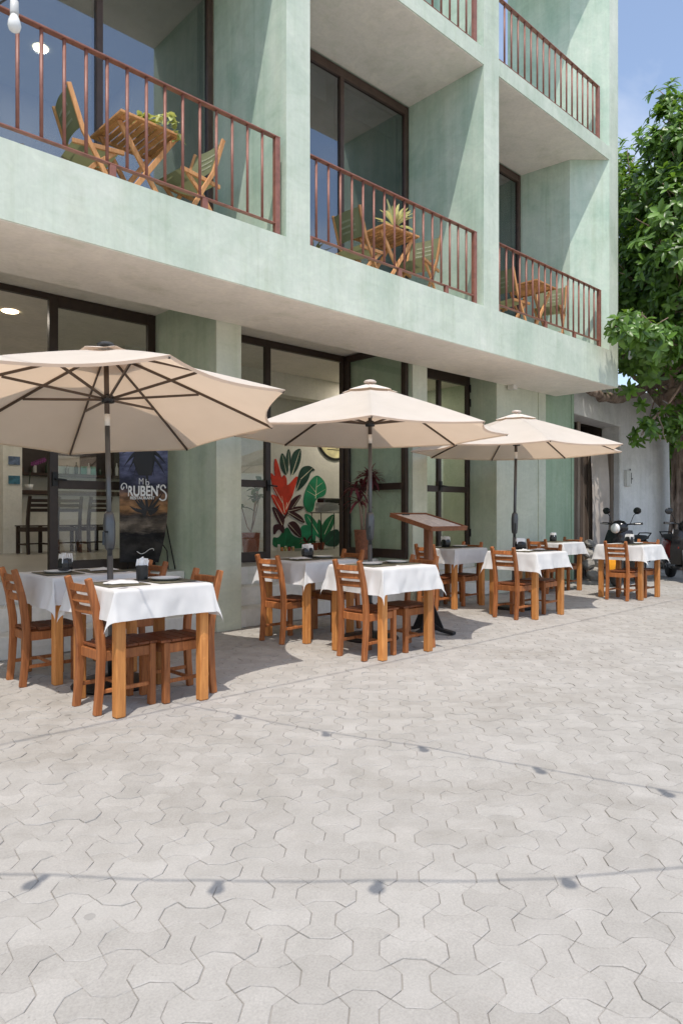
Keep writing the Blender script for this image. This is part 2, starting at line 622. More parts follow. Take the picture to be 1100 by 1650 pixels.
for hz in (True, False):
    for k in range(5):
        m = MB()
        lo, hi = paver_geo(hz, k)
        a = [m.bm.verts.new((p.x, p.y, -.009)) for p in lo]
        a2 = [m.bm.verts.new((p.x, p.y, -.0022)) for p in lo]
        b = [m.bm.verts.new((p.x, p.y, 0)) for p in hi]
        n = len(a)
        for i in range(n):
            m.bm.faces.new((a[i], a[(i + 1) % n], a2[(i + 1) % n], a2[i]))
            m.bm.faces.new((a2[i], a2[(i + 1) % n], b[(i + 1) % n], b[i]))
        m.bm.faces.new(b)
        me = m.mesh('paver', M['paver'])
        t = .15 + .175 * k
        set_tone(me, lambda i: t)
        paver_meshes[(hz, k)] = me
cells = []
for i in range(-130, 150):
    for j in range(-14, 125):
        c = P0 + E1 * ((i + .5) * PITCH) + E2 * ((j + .5) * PITCH)
        d = c.x * CS + c.y * SN
        lat = c.x * SN - c.y * CS
        if d < .6 or d > 15 or abs(lat) > .56 * d + .7:
            continue
        if c.y > 5.98 and c.x < 11.3:
            continue
        vis = abs(lat) < .497 * d and d > 1.56
        cells.append((0 if vis else 1, d, i, j, c, lat))
cells.sort(key=lambda q: (q[0], q[1]))
rp = random.Random(5)
SV, SF, STONE = [], [], []
def sink(c):
    return .0016 * math.sin(c.x * 2.3 + 1) * math.cos(c.y * 1.9) - .0008
for n, (v, d, i, j, c, lat) in enumerate(cells):
    hz = (i + j) % 2 == 1
    k = rp.randrange(5)
    z = sink(c) + rp.uniform(-.0016, .0014)
    rx, ry = rp.uniform(-.017, .017), rp.uniform(-.017, .017)
    th = math.atan2(E1.y, E1.x) + (math.pi if rp.random() < .5 else 0) + rp.uniform(-.006, .006)
    if n < 300:
        o = link('paver', paver_meshes[(hz, k)], pavement, (c.x, c.y, z), (rx, ry, th))
    else:
        lo, hi = OUT[(hz, k)]
        base = len(SV)
        ct, st = math.cos(th), math.sin(th)
        for ring, dz in ((lo, -.0045), (hi, 0)):
            for p in ring:
                SV.append((c.x + p.x * ct - p.y * st, c.y + p.x * st + p.y * ct, z + dz - p.x * ry + p.y * rx))
        nn = len(lo)
        for q in range(nn):
            SF.append((base + q, base + (q + 1) % nn, base + nn + (q + 1) % nn, base + nn + q))
            STONE.append(.15 + .175 * k)
        SF.append(tuple(range(base + nn, base + 2 * nn)))
        STONE.append(.15 + .175 * k)
me = bpy.data.meshes.new('paver_field')
me.from_pydata(SV, [], SF)
me.materials.append(M['paver'])
set_tone(me, lambda i: STONE[i])
pf = link('paver_field', me, pavement)
pf['kind'] = 'stuff'

# ------------------------------------------------------------------ the green building
FY = 4.86                 # facade plane
B = thing('building', 'sage green plastered hotel with deep balconies above an open restaurant', 'building')
Z1, Z2, Z3, Z4 = 3.15, 3.69, 6.59, 6.79
ZR = 9.67
box('balcony_slab', M['facade'], B, -4.2, 10.44, FY, 5.92, Z1, Z2)
box('soffit', M['soffit'], B, -4.2, 10.43, FY + .012, 5.915, Z1 - .006, Z1)
box('sensor_box', M['step'], B, 8.98, 9.09, 5.79, 5.9, Z1 - .075, Z1 - .006, .006)
box('floor_slab', M['cream'], B, -4.2, 10.0, 5.92, 12.8, 3.47, Z2)
box('recess_ceiling', M['soffit'], B, -4.2, 10.0, 5.925, 12.6, 3.455, 3.47)
COLS = [(.86, 1.14), (3.88, 4.16), (6.90, 7.216)]
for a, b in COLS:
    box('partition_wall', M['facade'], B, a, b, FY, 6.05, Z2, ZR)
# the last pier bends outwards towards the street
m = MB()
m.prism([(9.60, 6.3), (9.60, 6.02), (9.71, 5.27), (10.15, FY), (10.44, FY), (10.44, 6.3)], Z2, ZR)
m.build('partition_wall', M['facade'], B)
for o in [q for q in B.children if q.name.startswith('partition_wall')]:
    o.data.materials.append(M['fin'])          # bay sides greener and mottled: their shade is put into the plaster colour
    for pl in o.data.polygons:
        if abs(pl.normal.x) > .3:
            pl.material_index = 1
BAYS = [(-4.2, .86), (1.14, 3.88), (4.16, 6.90), (7.216, 9.60)]
for k, (a, b) in enumerate(BAYS):
    m = MB()
    if k < 3:
        m.box(a, b, FY, 6.05, Z3, Z4)
    else:
        m.prism([(a, 6.05), (a, FY), (10.15, FY), (9.71, 5.27), (9.60, 6.02), (9.60, 6.05)], Z3, Z4)
    m.build('upper_slab', M['facade'], B)
    m = MB()
    if k < 3:
        m.box(a + .002, b - .002, FY + .014, 6.04, Z3 - .006, Z3)
    else:
        m.prism([(a + .002, 6.04), (a + .002, FY + .014), (10.13, FY + .014), (9.705, 5.27), (9.597, 6.02), (9.597, 6.04)], Z3 - .006, Z3)
    m.build('soffit', M['soffit'], B)
box('roof_slab', M['facade'], B, -4.2, 10.44, FY, 6.3, ZR, ZR + .22)
box('terrace_slab', M['facade'], B, -4.2, 10.44, 6.05, 9.4, Z3 + .005, Z4 - .004)
# rooms behind the balcony doors
box('room_wall', M['cream'], B, -4.2, 10.44, 9.2, 9.4, Z2, Z3 + .005)
for x0, x1 in ((.92, 1.08), (3.94, 4.10), (6.97, 7.13), (9.66, 10.44)):
    box('room_wall', M['cream'] if x1 < 10 else M['facade'], B, x0, x1, 6.13 if x1 < 10 else 6.3, 9.2, Z2, Z3 + .005)
box('side_wall', M['facade'], B, -4.4, -4.2, FY, 12.8, 0, ZR)

def glazed(name, parent, axis, at, a0, a1, z0, z1, stile=.07, top=.09, bottom=.1, rails=(), mulls=(), depth=.06, fm=None, gm=None, handle=None):
    """a framed glass leaf in the plane axis=at; glass panes are sub-parts"""
    fm, gm = fm or M['frame'], gm or M['glass']
    m = MB()
    def bx(mm, u0, u1, w0, w1, d):
        if axis == 'y':
            mm.box(u0, u1, at - d / 2, at + d / 2, w0, w1)
        else:
            mm.box(at - d / 2, at + d / 2, u0, u1, w0, w1)
    bx(m, a0, a0 + stile, z0, z1, depth)
    bx(m, a1 - stile, a1, z0, z1, depth)
    bx(m, a0 + stile, a1 - stile, z1 - top, z1, depth * .94)
    bx(m, a0 + stile, a1 - stile, z0, z0 + bottom, depth * .94)
    xs = [a0 + stile] + [q for c in mulls for q in (c - stile / 2, c + stile / 2)] + [a1 - stile]
    zs = [z0 + bottom] + [q for c in rails for q in (c - .045, c + .045)] + [z1 - top]
    for c in mulls:
        bx(m, c - stile / 2, c + stile / 2, z0 + bottom, z1 - top, depth * .97)
    for c in rails:
        for i in range(0, len(xs), 2):
            bx(m, xs[i], xs[i + 1], c - .045, c + .045, depth * .9)
    f = m.build(name, fm, parent, bevel=.004)
    for i in range(0, len(xs), 2):
        for j in range(0, len(zs), 2):
            p = MB()
            bx(p, xs[i] - .004, xs[i + 1] + .004, zs[j] - .004, zs[j + 1] + .004, .008)
            p.build('pane', gm, f)
    if handle:
        h = MB()
        u, w = handle
        if axis == 'y':
            h.obox((u, at - depth / 2 - .012, w), (.05, .024, .14))
            h.tube([(u, at - depth / 2 - .02, w), (u, at - depth / 2 - .06, w), (u + .1, at - depth / 2 - .065, w - .01)], .011)
        else:
            h.obox((at - depth / 2 - .012, u, w), (.024, .05, .14))
            h.tube([(at - depth / 2 - .02, u, w), (at - depth / 2 - .06, u, w), (at - depth / 2 - .065, u + .1, w - .01)], .011)
        h.build('handle', M['blackiron'], f)
    return f

for a, b, ml, blind in ((-4.2, .86, -.6, 0), (1.14, 3.88, 2.68, 0), (4.16, 6.90, 5.70, 1), (7.216, 9.60, 8.5, 1)):
    g = glazed('balcony_door', B, 'y', 6.09, a + .004, b - .004, Z2 + .004, Z3 - .01, .06, .11, .09, (), (ml,), .07, M['frame_up'], M['glass_sky'])
    # second track and sash set just behind, so the frame reads double
    glazed('door_sash', B, 'y', 6.155, ml - .03, b - .07, Z2 + .05, Z3 - .09, .05, .06, .07, (), (), .04, M['frame'], M['glass'])
    if blind:
        for x0, x1 in ((a + .1, ml - .14), (ml + .08, b - .16)):
            box('roller_blind', M['blind'], g, x0, x1, 6.2, 6.215, Z3 - .42, Z3 - .12)

def room_lamp(x, y, z, power):
    m = MB()
    m.lathe([(.085, .004), (.085, -.006), (.07, -.012), (.06, -.006)], 20)
    m.bm.faces.ensure_lookup_table()
    o = m.build('ceiling_lamp', M['lampglow'], B, loc=(x, y, z))
    l = bpy.data.lights.new('lamp_light', 'AREA')
    l.shape = 'DISK'
    l.size = .15
    l.energy = power
    l.color = (1, .9, .77)
    lo = bpy.data.objects.new('lamp_light', l)
    col.objects.link(lo)
    lo.parent = o
    lo.location = (0, 0, -.02)
room_lamp(2.92, 8.2, Z3 + .001, 8)
for x, y in ((2.56, 8.12), (4.9, 10.6), (2.56, 10.6), (8.6, 8.3)):  # only the first is in view; the others are added to brighten the room
    room_lamp(x, y, 3.454, 15 if x > 8 else 8)

# railings -----------------------------------------------------------
def railing(x0, x1, z0, htop, hbot, step, feet, name='railing'):
    y = FY + .035
    m = MB()
    m.box(x0, x1, y - .027, y + .027, z0 + htop - .014, z0 + htop)
    m.box(x0, x1 - .05, y - .02, y + .02, z0 + hbot - .012, z0 + hbot)
    r = m.build(name, M['rail'], B, bevel=.003)
    box('end_post', M['rail'], r, x1 - .05, x1, y - .025, y + .025, z0, z0 + htop - .014, .003)
    for fx in feet:
        box('post_foot', M['rail'], r, fx - .025, fx + .025, y - .02, y + .02, z0, z0 + hbot - .012, .003)
    proto = None
    k = 1
    while x1 - .025 - k * step > x0 + .03:
        x = x1 - .025 - k * step
        if proto is None:
            b = MB()
            b.tube([(0, 0, hbot), (0, 0, htop - .014)], .0125, 10)
            proto = b.mesh('rail_bar', M['rail'], True)
        link('rail_bar', proto, r, (x, y, z0))
        k += 1
    return r
railing(1.14, 3.82, Z2, .88, .105, .1575, (1.3, 2.26, 3.05))
railing(4.16, 6.78, Z2, .86, .10, .1555, (4.185, 5.43, 6.22))
railing(7.216, 9.91, Z2, .86, .10, .1535, (7.24, 8.36, 9.14))
railing(-4.2, .80, Z2, .88, .105, .1575, (-1.2, -.2))
railing(4.16, 6.78, Z4, .80, .035, .1555, (5.2, 6.2))
railing(7.216, 9.87, Z4, .80, .035, .1535, (8.2, 9.05))

# ground floor -------------------------------------------------------
GF = .58
GCOL = [(.8, 1.1), (3.83, 4.13), (6.83, 7.12)]
for a, b in GCOL:
    box('column', M['column'], B, a, b, 5.92, 5.945, 0, 3.455)
    box('recess_wall', M['facade_shaded'], B, a + .001, b - .001, 5.945, 7.3, 0, 3.455)
box('recess_wall', M['facade_shaded'], B, 8.72, 9.3, 5.93, 6.5, 0, 3.455)
box('front_wall', M['column'], B, 9.3, 9.885, 5.92, 6.5, 0, 3.455)
box('front_wall', M['column'], B, 8.722, 9.3, 5.915, 5.93, 0, 3.148)
box('column', M['column'], B, 9.885, 10.10, 5.905, 6.5, 0, 3.455)
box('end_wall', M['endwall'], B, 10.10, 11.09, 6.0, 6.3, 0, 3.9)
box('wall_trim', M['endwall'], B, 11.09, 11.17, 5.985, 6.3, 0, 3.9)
box('restaurant_floor', M['floor'], B, -4.2, 10.1, 6.565, 12.6, .3, GF)
for a, b, y1, y2 in ((1.1, 3.83, 6.24, 6.53), (4.13, 6.83, 6.24, 6.53), (7.12, 8.72, 6.12, 6.30)):
    box('step', M['step'], B, a + .003, b - .003, 5.955, y1, 0, .19, .008)
    box('step', M['step'], B, a + .003, b - .003, y1, y2, 0, .385, .008)
    box('threshold', M['step'], B, a + .003, b - .003, y2, 6.56 if y2 > 6.4 else 6.527, 0, GF + .004, .006)
# glazing
glazed('glass_door', B, 'y', 7.2, 2.64, 3.825, GF + .004, 3.45, .09, .12, .12, (1.5,), (), .06, handle=(2.69, 1.55))
glazed('glass_door', B, 'y', 7.26, 1.11, 2.0, GF + .004, 3.45, .05, .06, .05, (), (), .05)
box('door_frame', M['frame'], B, 1.11, 2.64, 7.17, 7.23, 3.39, 3.45, .004)
glazed('glass_door', B, 'y', 7.2, 4.14, 5.47, GF + .004, 3.45, .085, .09, .12, (1.58,), (), .06, handle=(5.42, 1.56))
box('door_frame', M['frame'], B, 6.745, 6.825, 7.16, 7.24, GF + .004, 3.45, .004)
box('door_frame', M['frame'], B, 5.47, 6.745, 7.17, 7.23, 3.36, 3.45, .004)
glazed('open_door', B, 'x', 6.79, 5.985, 7.15, GF + .02, 3.44, .085, .09, .12, (1.56,), (), .05, None, M['glass_green'])
d3 = glazed('glass_door', B, 'y', 6.42, 7.125, 8.715, GF + .004, 3.3, .07, .14, .1, (1.56,), (7.55, 7.98), .06, handle=(7.98, 1.6))
for z in (3.12, 2.9, 2.2, .9):
    box('hinge', M['blackiron'], d3, 8.69, 8.719, 6.375, 6.389, z - .06, z + .06)
box('door_head', M['column'], B, 7.12, 8.72, 6.39, 6.46, 3.302, 3.455)

# inside the restaurant ------------------------------------------------
box('interior_wall', M['cream'], B, -4.2, 6.2, 12.45, 12.6, GF, 3.455)
box('interior_wall', M['cream'], B, 6.05, 10.0, 9.2, 9.35, GF, 3.455)
box('interior_wall', M['cream'], B, 6.05, 6.2, 9.35, 12.45, GF, 3.455)
box('interior_wall', M['facade_shaded'], B, 9.85, 10.0, 6.5, 9.2, GF, 3.455)
box('interior_wall', M['cream'], B, -4.2, -4.05, 7.3, 12.45, GF, 3.455)
box('interior_pillar', M['cream'], B, 3.46, 3.74, 11.3, 11.6, GF, 3.455)
box('ceiling_beam', M['cream'], B, 4.2, 9.8, 8.7, 8.95, 3.1, 3.455)
box('ceiling_beam', M['cream'], B, 5.9, 6.04, 9.2, 12.45, 3.0, 3.455)
bar = thing('bar_counter', 'long cream bar counter with a dark wooden top inside the restaurant', 'bar counter', (0, 0, 0))
box('counter_front', M['cream'], bar, 3.76, 6.0, 11.5, 11.9, GF, 1.50, .004)
box('counter_top', M['darkwood'], bar, 3.76, 6.02, 11.38, 12.0, 1.50, 1.57, .006)
sh = thing('wall_shelf', 'dark wall shelf behind the bar with glasses and bottles on it', 'shelf', (0, 0, 0))
box('board', M['darkwood'], sh, 3.8, 6.0, 12.2, 12.45, 1.85, 1.9, .003)
box('back_panel', M['frame'], sh, 3.8, 6.0, 12.42, 12.448, 1.9, 2.6)

# ------------------------------------------------------------------ chairs
def make_chair(mats):
    wd, sw = mats
    t = link('dining_chair', None)
    def part(name, mb, mat, bev=.004):
        return mb.build(name, mat, t, bevel=bev)
    for s in (-1, 1):
        m = MB()
        m.path([(.165, s * .142, 0), (.165, s * .142, .385)], .042, .042, (0, 1, 0))
        part('front_leg', m, wd)
        m = MB()
        m.path([(-.192, s * .142, 0), (-.176, s * .142, .16), (-.166, s * .142, .36), (-.172, s * .142, .46), (-.196, s * .142, .62), (-.226, s * .142, .74), (-.248, s * .142, .815)],
               .036, [.045, .046, .05, .05, .046, .042, .036], (0, 1, 0))
        part('back_post', m, wd)
        m = MB()
        m.path([(-.15, s * .142, .345), (.146, s * .142, .345)], .024, .06, (0, 1, 0))
        part('side_apron', m, wd, .003)
        m = MB()
        m.path([(-.165, s * .142, .135), (.146, s * .142, .135)], .018, .024, (0, 1, 0))
        part('stretcher', m, wd, .003)
    for x, z in ((.165, .345), (-.158, .345)):
        m = MB()
        m.box(x - .012, x + .012, -.121, .121, z - .03, z + .03)
        part('apron', m, wd, .003)
    m = MB()
    m.box(-.01, .01, -.133, .133, .13, .15)
    part('cross_stretcher', m, wd, .003)
    for k in range(5):
        x = -.126 + k * .0755
        m = MB()
        m.box(x - .0355, x + .0355, -.168 if k else -.118, .168 if k else .118, .386, .402)
        part('seat_slat', m, sw, .003)
    for z, x in ((.752, -.229), (.685, -.2115), (.618, -.1955)):
        m = MB()
        pts = []
        for q in range(7):
            y = -.126 + .042 * q
            pts.append((x - .014 * (1 - (y / .126) ** 2), y, z))
        m.path(pts, .046, .016, (.24, 0, 1))
        part('back_slat', m, wd, .003)
    return t

TABLES = {   # leg centre of each table, where it stands
    'A': (2.10, 4.13, 'front table below the left umbrella'),
    'B': (2.12, 5.16, 'back table below the left umbrella'),
    'C': (4.37, 4.14, 'front table below the middle umbrella'),
    'D': (4.38, 5.13, 'back table below the middle umbrella'),
    'E': (7.19, 5.58, 'back table below the right umbrella'),
    'F': (7.18, 4.45, 'front table below the right umbrella'),
    'G': (9.74, 5.56, 'rear table by the end wall'),
    'H': (9.76, 4.38, 'sunny table nearest the scooters'),
}
chair0 = make_chair((M['chairwood'], M['slatwood']))
CHAIRS = [   # table, side, x, y, turn
    ('A', 'left', 1.925, 4.115, 0.03), ('A', 'right', 2.33, 4.08, math.pi + .03),
    ('B', 'left', 1.84, 5.10, -.02), ('B', 'right', 2.50, 5.12, math.pi - .05),
    ('C', 'left', 4.14, 4.09, .02), ('C', 'right', 4.62, 4.08, math.pi - .02),
    ('D', 'left', 4.09, 5.11, .05), ('D', 'right', 4.86, 5.26, math.pi - .02),
    ('E', 'left', 6.84, 5.52, -.03), ('E', 'right', 7.37, 5.54, math.pi + .02),
    ('F', 'left', 6.91, 4.44, .0), ('F', 'right', 7.49, 4.46, math.pi + .03),
    ('G', 'left', 9.41, 5.52, .03), ('G', 'right', 10.06, 5.54, math.pi),
    ('H', 'left', 9.43, 4.32, .02), ('H', 'right', 9.98, 4.31, math.pi - .04),
]
for n, (t, side, x, y, rz) in enumerate(CHAIRS):
    c = chair0 if n == 0 else copy_tree(chair0)
    c.location = (x, y, 0)
    c.rotation_euler = (0, 0, rz)
    tag(c, f'ladder back chair on the {side} of the {TABLES[t][2]}', 'chair', 'wooden dining chairs at the terrace tables')

# dark chairs drawn up to the bar inside
dark0 = make_chair((M['darkwood'], M['darkwood']))
for n, (x, lab) in enumerate(((3.80, 'dark chair at the bar seen through the open doorway, left of the door frame'),
                              (4.27, 'dark chair at the bar seen through the door glass, second from the pillar'),
                              (4.72, 'dark chair at the bar seen through the door glass beside the umbrella pole'))):
    c = dark0 if n == 0 else copy_tree(dark0)
    c.name = 'bar_chair'
    c.location = (x, 10.95, GF)
    c.rotation_euler = (0, 0, R(90) + (.06, -.05, .1)[n])
    c.scale = (1.08, 1.2, 1.08)
    tag(c, lab, 'chair', 'dark chairs at the indoor bar')

# ------------------------------------------------------------------ tables, cloths and what lies on them
def make_table():
    t = link('dining_table', None)
    m = MB()
    m.box(-.32, .32, -.32, .32, .722, .75)
    m.build('tabletop', M['tablewood'], t, bevel=.004)
    for sx in (-1, 1):
        for sy in (-1, 1):
            m = MB()
            m.box(-.031, .031, -.031, .031, 0, .721)
            m.build('leg', M['tablewood'], t, bevel=.006, loc=(sx * .282, sy * .282, 0))
    m = MB()
    for s in (-1, 1):
        m.box(-.24, .24, s * .278 - .012, s * .278 + .012, .64, .72)
        m.box(s * .278 - .012, s * .278 + .012, -.24, .24, .64, .72)
    m.build('apron', M['tablewood'], t, bevel=.003)
    return t

def cloth_mesh(seed):
    rnd = random.Random(seed)
    a, hang, N = .326, .205, 64
    L = a + hang
    ph = [rnd.uniform(0, 6.28) for _ in range(8)]
    cf = [rnd.uniform(.7, 1.35) for _ in range(4)]
    ck = [rnd.uniform(-.5, .5) for _ in range(4)]
    off = (rnd.uniform(-.02, .02), rnd.uniform(-.02, .02))
    rows = []
    for i in range(N + 1):
        row = []
        for j in range(N + 1):
            u = -L + 2 * L * i / N + off[0]
            v = -L + 2 * L * j / N + off[1]
            su, sv = (1 if u > 0 else -1), (1 if v > 0 else -1)
            du, dv = max(0, abs(u) - a), max(0, abs(v) - a)
            if du == 0 and dv == 0:
                row.append((u, v, .7535 + .0012 * math.sin(9 * u + ph[0]) * math.sin(8 * v + ph[1])))
                continue
            if dv == 0 or du == 0:
                d, along, k = (du, v, 0 if su > 0 else 1) if dv == 0 else (dv, u, 2 if sv > 0 else 3)
                q = d / hang
                out = .006 + .022 * q * q * (abs(along) / a) ** 2 + .02 * q + q * (.009 * math.sin(along * 17 + ph[k]) + .006 * math.sin(along * 31 + ph[k + 4]))
                z = .7535 - d * (1 - .03 * q)
                z -= .004 * (1 - q) * 0
                row.append((u if dv else su * (a + out), sv * (a + out) if dv else v, z))
                continue
            # corner: the square of spare cloth folds into a hanging point
            k = (0 if su > 0 else 1) + (0 if sv > 0 else 2)
            r = math.hypot(du, dv)
            f = math.atan2(dv, du) / (math.pi / 2)          # 0 along +x side, 1 along +y side
            q = r / hang
            fold = math.sin(math.pi * f)
            out = .006 + .02 * q + .022 * min(q, 1.2) ** 2 * (1 - fold) + (fold ** 1.6) * .042 * q * cf[k]
            # the flap swings to one side, so it reads as a pleat
            ang = f + ck[k] * fold * .8 + .12 * math.sin(2 * math.pi * f)
            cx, cy = math.cos(ang * math.pi / 2), math.sin(ang * math.pi / 2)
            z = .7535 - r * (.97 - .03 * fold)
            row.append((su * (a + out * cx), sv * (a + out * cy), z))
        rows.append(row)
    from mathutils import noise as mn
    for row in rows:
        for q, p in enumerate(row):
            if p[2] < .752:
                v = Vector(p)
                h = min(1, (.7535 - v.z) / .08)
                a_ = Vector((v.x * 5 + seed, v.y * 5, v.z * 3))
                w = mn.noise(a_) * .016 + abs(mn.noise(a_ * 2.3 + Vector((3, 1, 7)))) * .014 + .006 * mn.noise(Vector((v.x * 26, v.y * 26, v.z * 7)))
                out = Vector((v.x, v.y, 0)).normalized()
                v += out * w * h
                row[q] = tuple(v)
            else:
                cr_ = .003 * max(0, 1 - abs(p[0] + .01) / .012) + .0016 * max(0, 1 - abs(p[1] - .02) / .012)
                row[q] = (p[0], p[1], p[2] + cr_ * .6)
    m = MB()
    m.grid(rows)
    return m.mesh('tablecloth', M['linen'], True)
def holder_parts(t):
    m = MB()
    m.lathe([(.034, 0), (.046, .006), (.05, .03), (.05, .055), (.044, .078), (.036, .082)], 8, squash=.8)
    m.build('holder', M['blackplastic'], t, bevel=.002)
    m = MB()
    rnd = random.Random(3)
    for k in range(7):
        y = -.024 + k * .008
        m.obox((rnd.uniform(-.004, .004), y, .082 + rnd.uniform(-.004, .006)), (.07, .0035, .05), Euler((rnd.uniform(-.15, .15), rnd.uniform(-.12, .12), 0)))
    m.build('napkins', M['paper'], t)
table0 = make_table()
holder0 = link('napkin_holder', None)
holder_parts(holder0)
mm_ = MB()
mm_.obox((0, 0, .002), (.27, .36, .004))
mat_me = None
m = MB()
m.lathe([(.012, 0), (.075, .002), (.1, .014), (.104, .017), (.098, .016), (.072, .006), (.012, .005)], 24)
plate_me = m.mesh('plate', M['plate'], True)
def napkin_mesh(seed):
    rnd = random.Random(seed)
    rows = []
    for i in range(9):
        row = []
        for j in range(9):
            x, y = (i - 4) * .026, (j - 4) * .016
            e = max(abs(i - 4), abs(j - 4)) / 4
            row.append((x + rnd.uniform(-.004, .004), y + rnd.uniform(-.004, .004), .006 + .014 * (1 - e) + rnd.uniform(0, .012) * (1 - e * .6)))
        rows.append(row)
    m = MB()
    m.grid(rows)
    return m.mesh('folded_napkin', M['linen'], True)
mm_.bevel(.0015)
mat_me = mm_.mesh('placemat', M['mat'])
CTOP = .7565
for n, (k, (x, y, where)) in enumerate(TABLES.items()):
    t = table0 if n == 0 else copy_tree(table0)
    t.location = (x, y, 0)
    t.rotation_euler = (0, 0, (.0, .03, -.02, .02, -.015, .0, .02, .01)[n])
    tag(t, f'square wooden table with pale legs, the {where}', 'table', 'square terrace tables')
    tag(link('tablecloth', cloth_mesh(n + 11), None, (x, y, 0), t.rotation_euler), f'white cloth with hanging corners on the {where}', 'tablecloth', 'white tablecloths')
    for side, s in (('left', -1), ('right', 1)):
        rz = random.uniform(-.05, .05)
        tag(link('placemat', mat_me, None, (x + s * .165, y - .02, CTOP), (0, 0, rz)), f'dark woven placemat at the {side} of the {where}', 'placemat', 'dark woven placemats')
        if (k, side) in (('A', 'right'), ('C', 'left'), ('C', 'right'), ('B', 'left'), ('H', 'right'), ('E', 'right'), ('D', 'right')):
            tag(link('plate', plate_me, None, (x + s * .165, y - .02, CTOP + .0045)), f'white plate on the {side} placemat of the {where}', 'plate', 'white plates on the tables')
        elif k in 'ABDF':
            tag(link('folded_napkin', napkin_mesh(n * 2 + s), None, (x + s * .165, y - .06, CTOP + .003), (0, 0, random.uniform(-.6, .6))),
                f'crumpled white napkin on the {side} placemat of the {where}', 'napkin', 'cloth napkins on the placemats')
    if k == 'A':
        hd = thing('sauce_caddy', f'tall grey caddy stuffed with napkins on the {where}', 'caddy', (x + .06, y + .1, CTOP), .3)
        m = MB()
        m.lathe([(.036, 0), (.04, .004), (.042, .05), (.044, .095), (.038, .1)], 10, squash=.85)
        m.build('holder', plain('grey_steel', (.05, .05, .05), .35, .6), hd, bevel=.001)
        m = MB()
        rnd = random.Random(8)
        for q in range(8):
            m.obox((rnd.uniform(-.02, .02), rnd.uniform(-.018, .018), .115 + rnd.uniform(-.01, .012)), (.045, .006, .05), Euler((rnd.uniform(-.5, .5), rnd.uniform(-.4, .4), rnd.uniform(0, 3))))
        m.build('napkins', M['paper'], hd)
        continue
    if k == 'C':
        continue
    hd = holder0 if k == 'B' else copy_tree(holder0)
    dx, dy = {'B': (-.08, .06), 'D': (-.02, .0), 'E': (-.08, .02), 'F': (.03, .1), 'G': (.02, .02), 'H': (.05, .02)}[k]
    hd.location = (x + dx, y + dy, CTOP)
    hd.rotation_euler = (0, 0, .5 + n)
    hd.scale = (1.4, 1.4, 1.3)
    tag(hd, f'black napkin holder with white napkins on the {where}', 'napkin holder', 'black napkin holders')

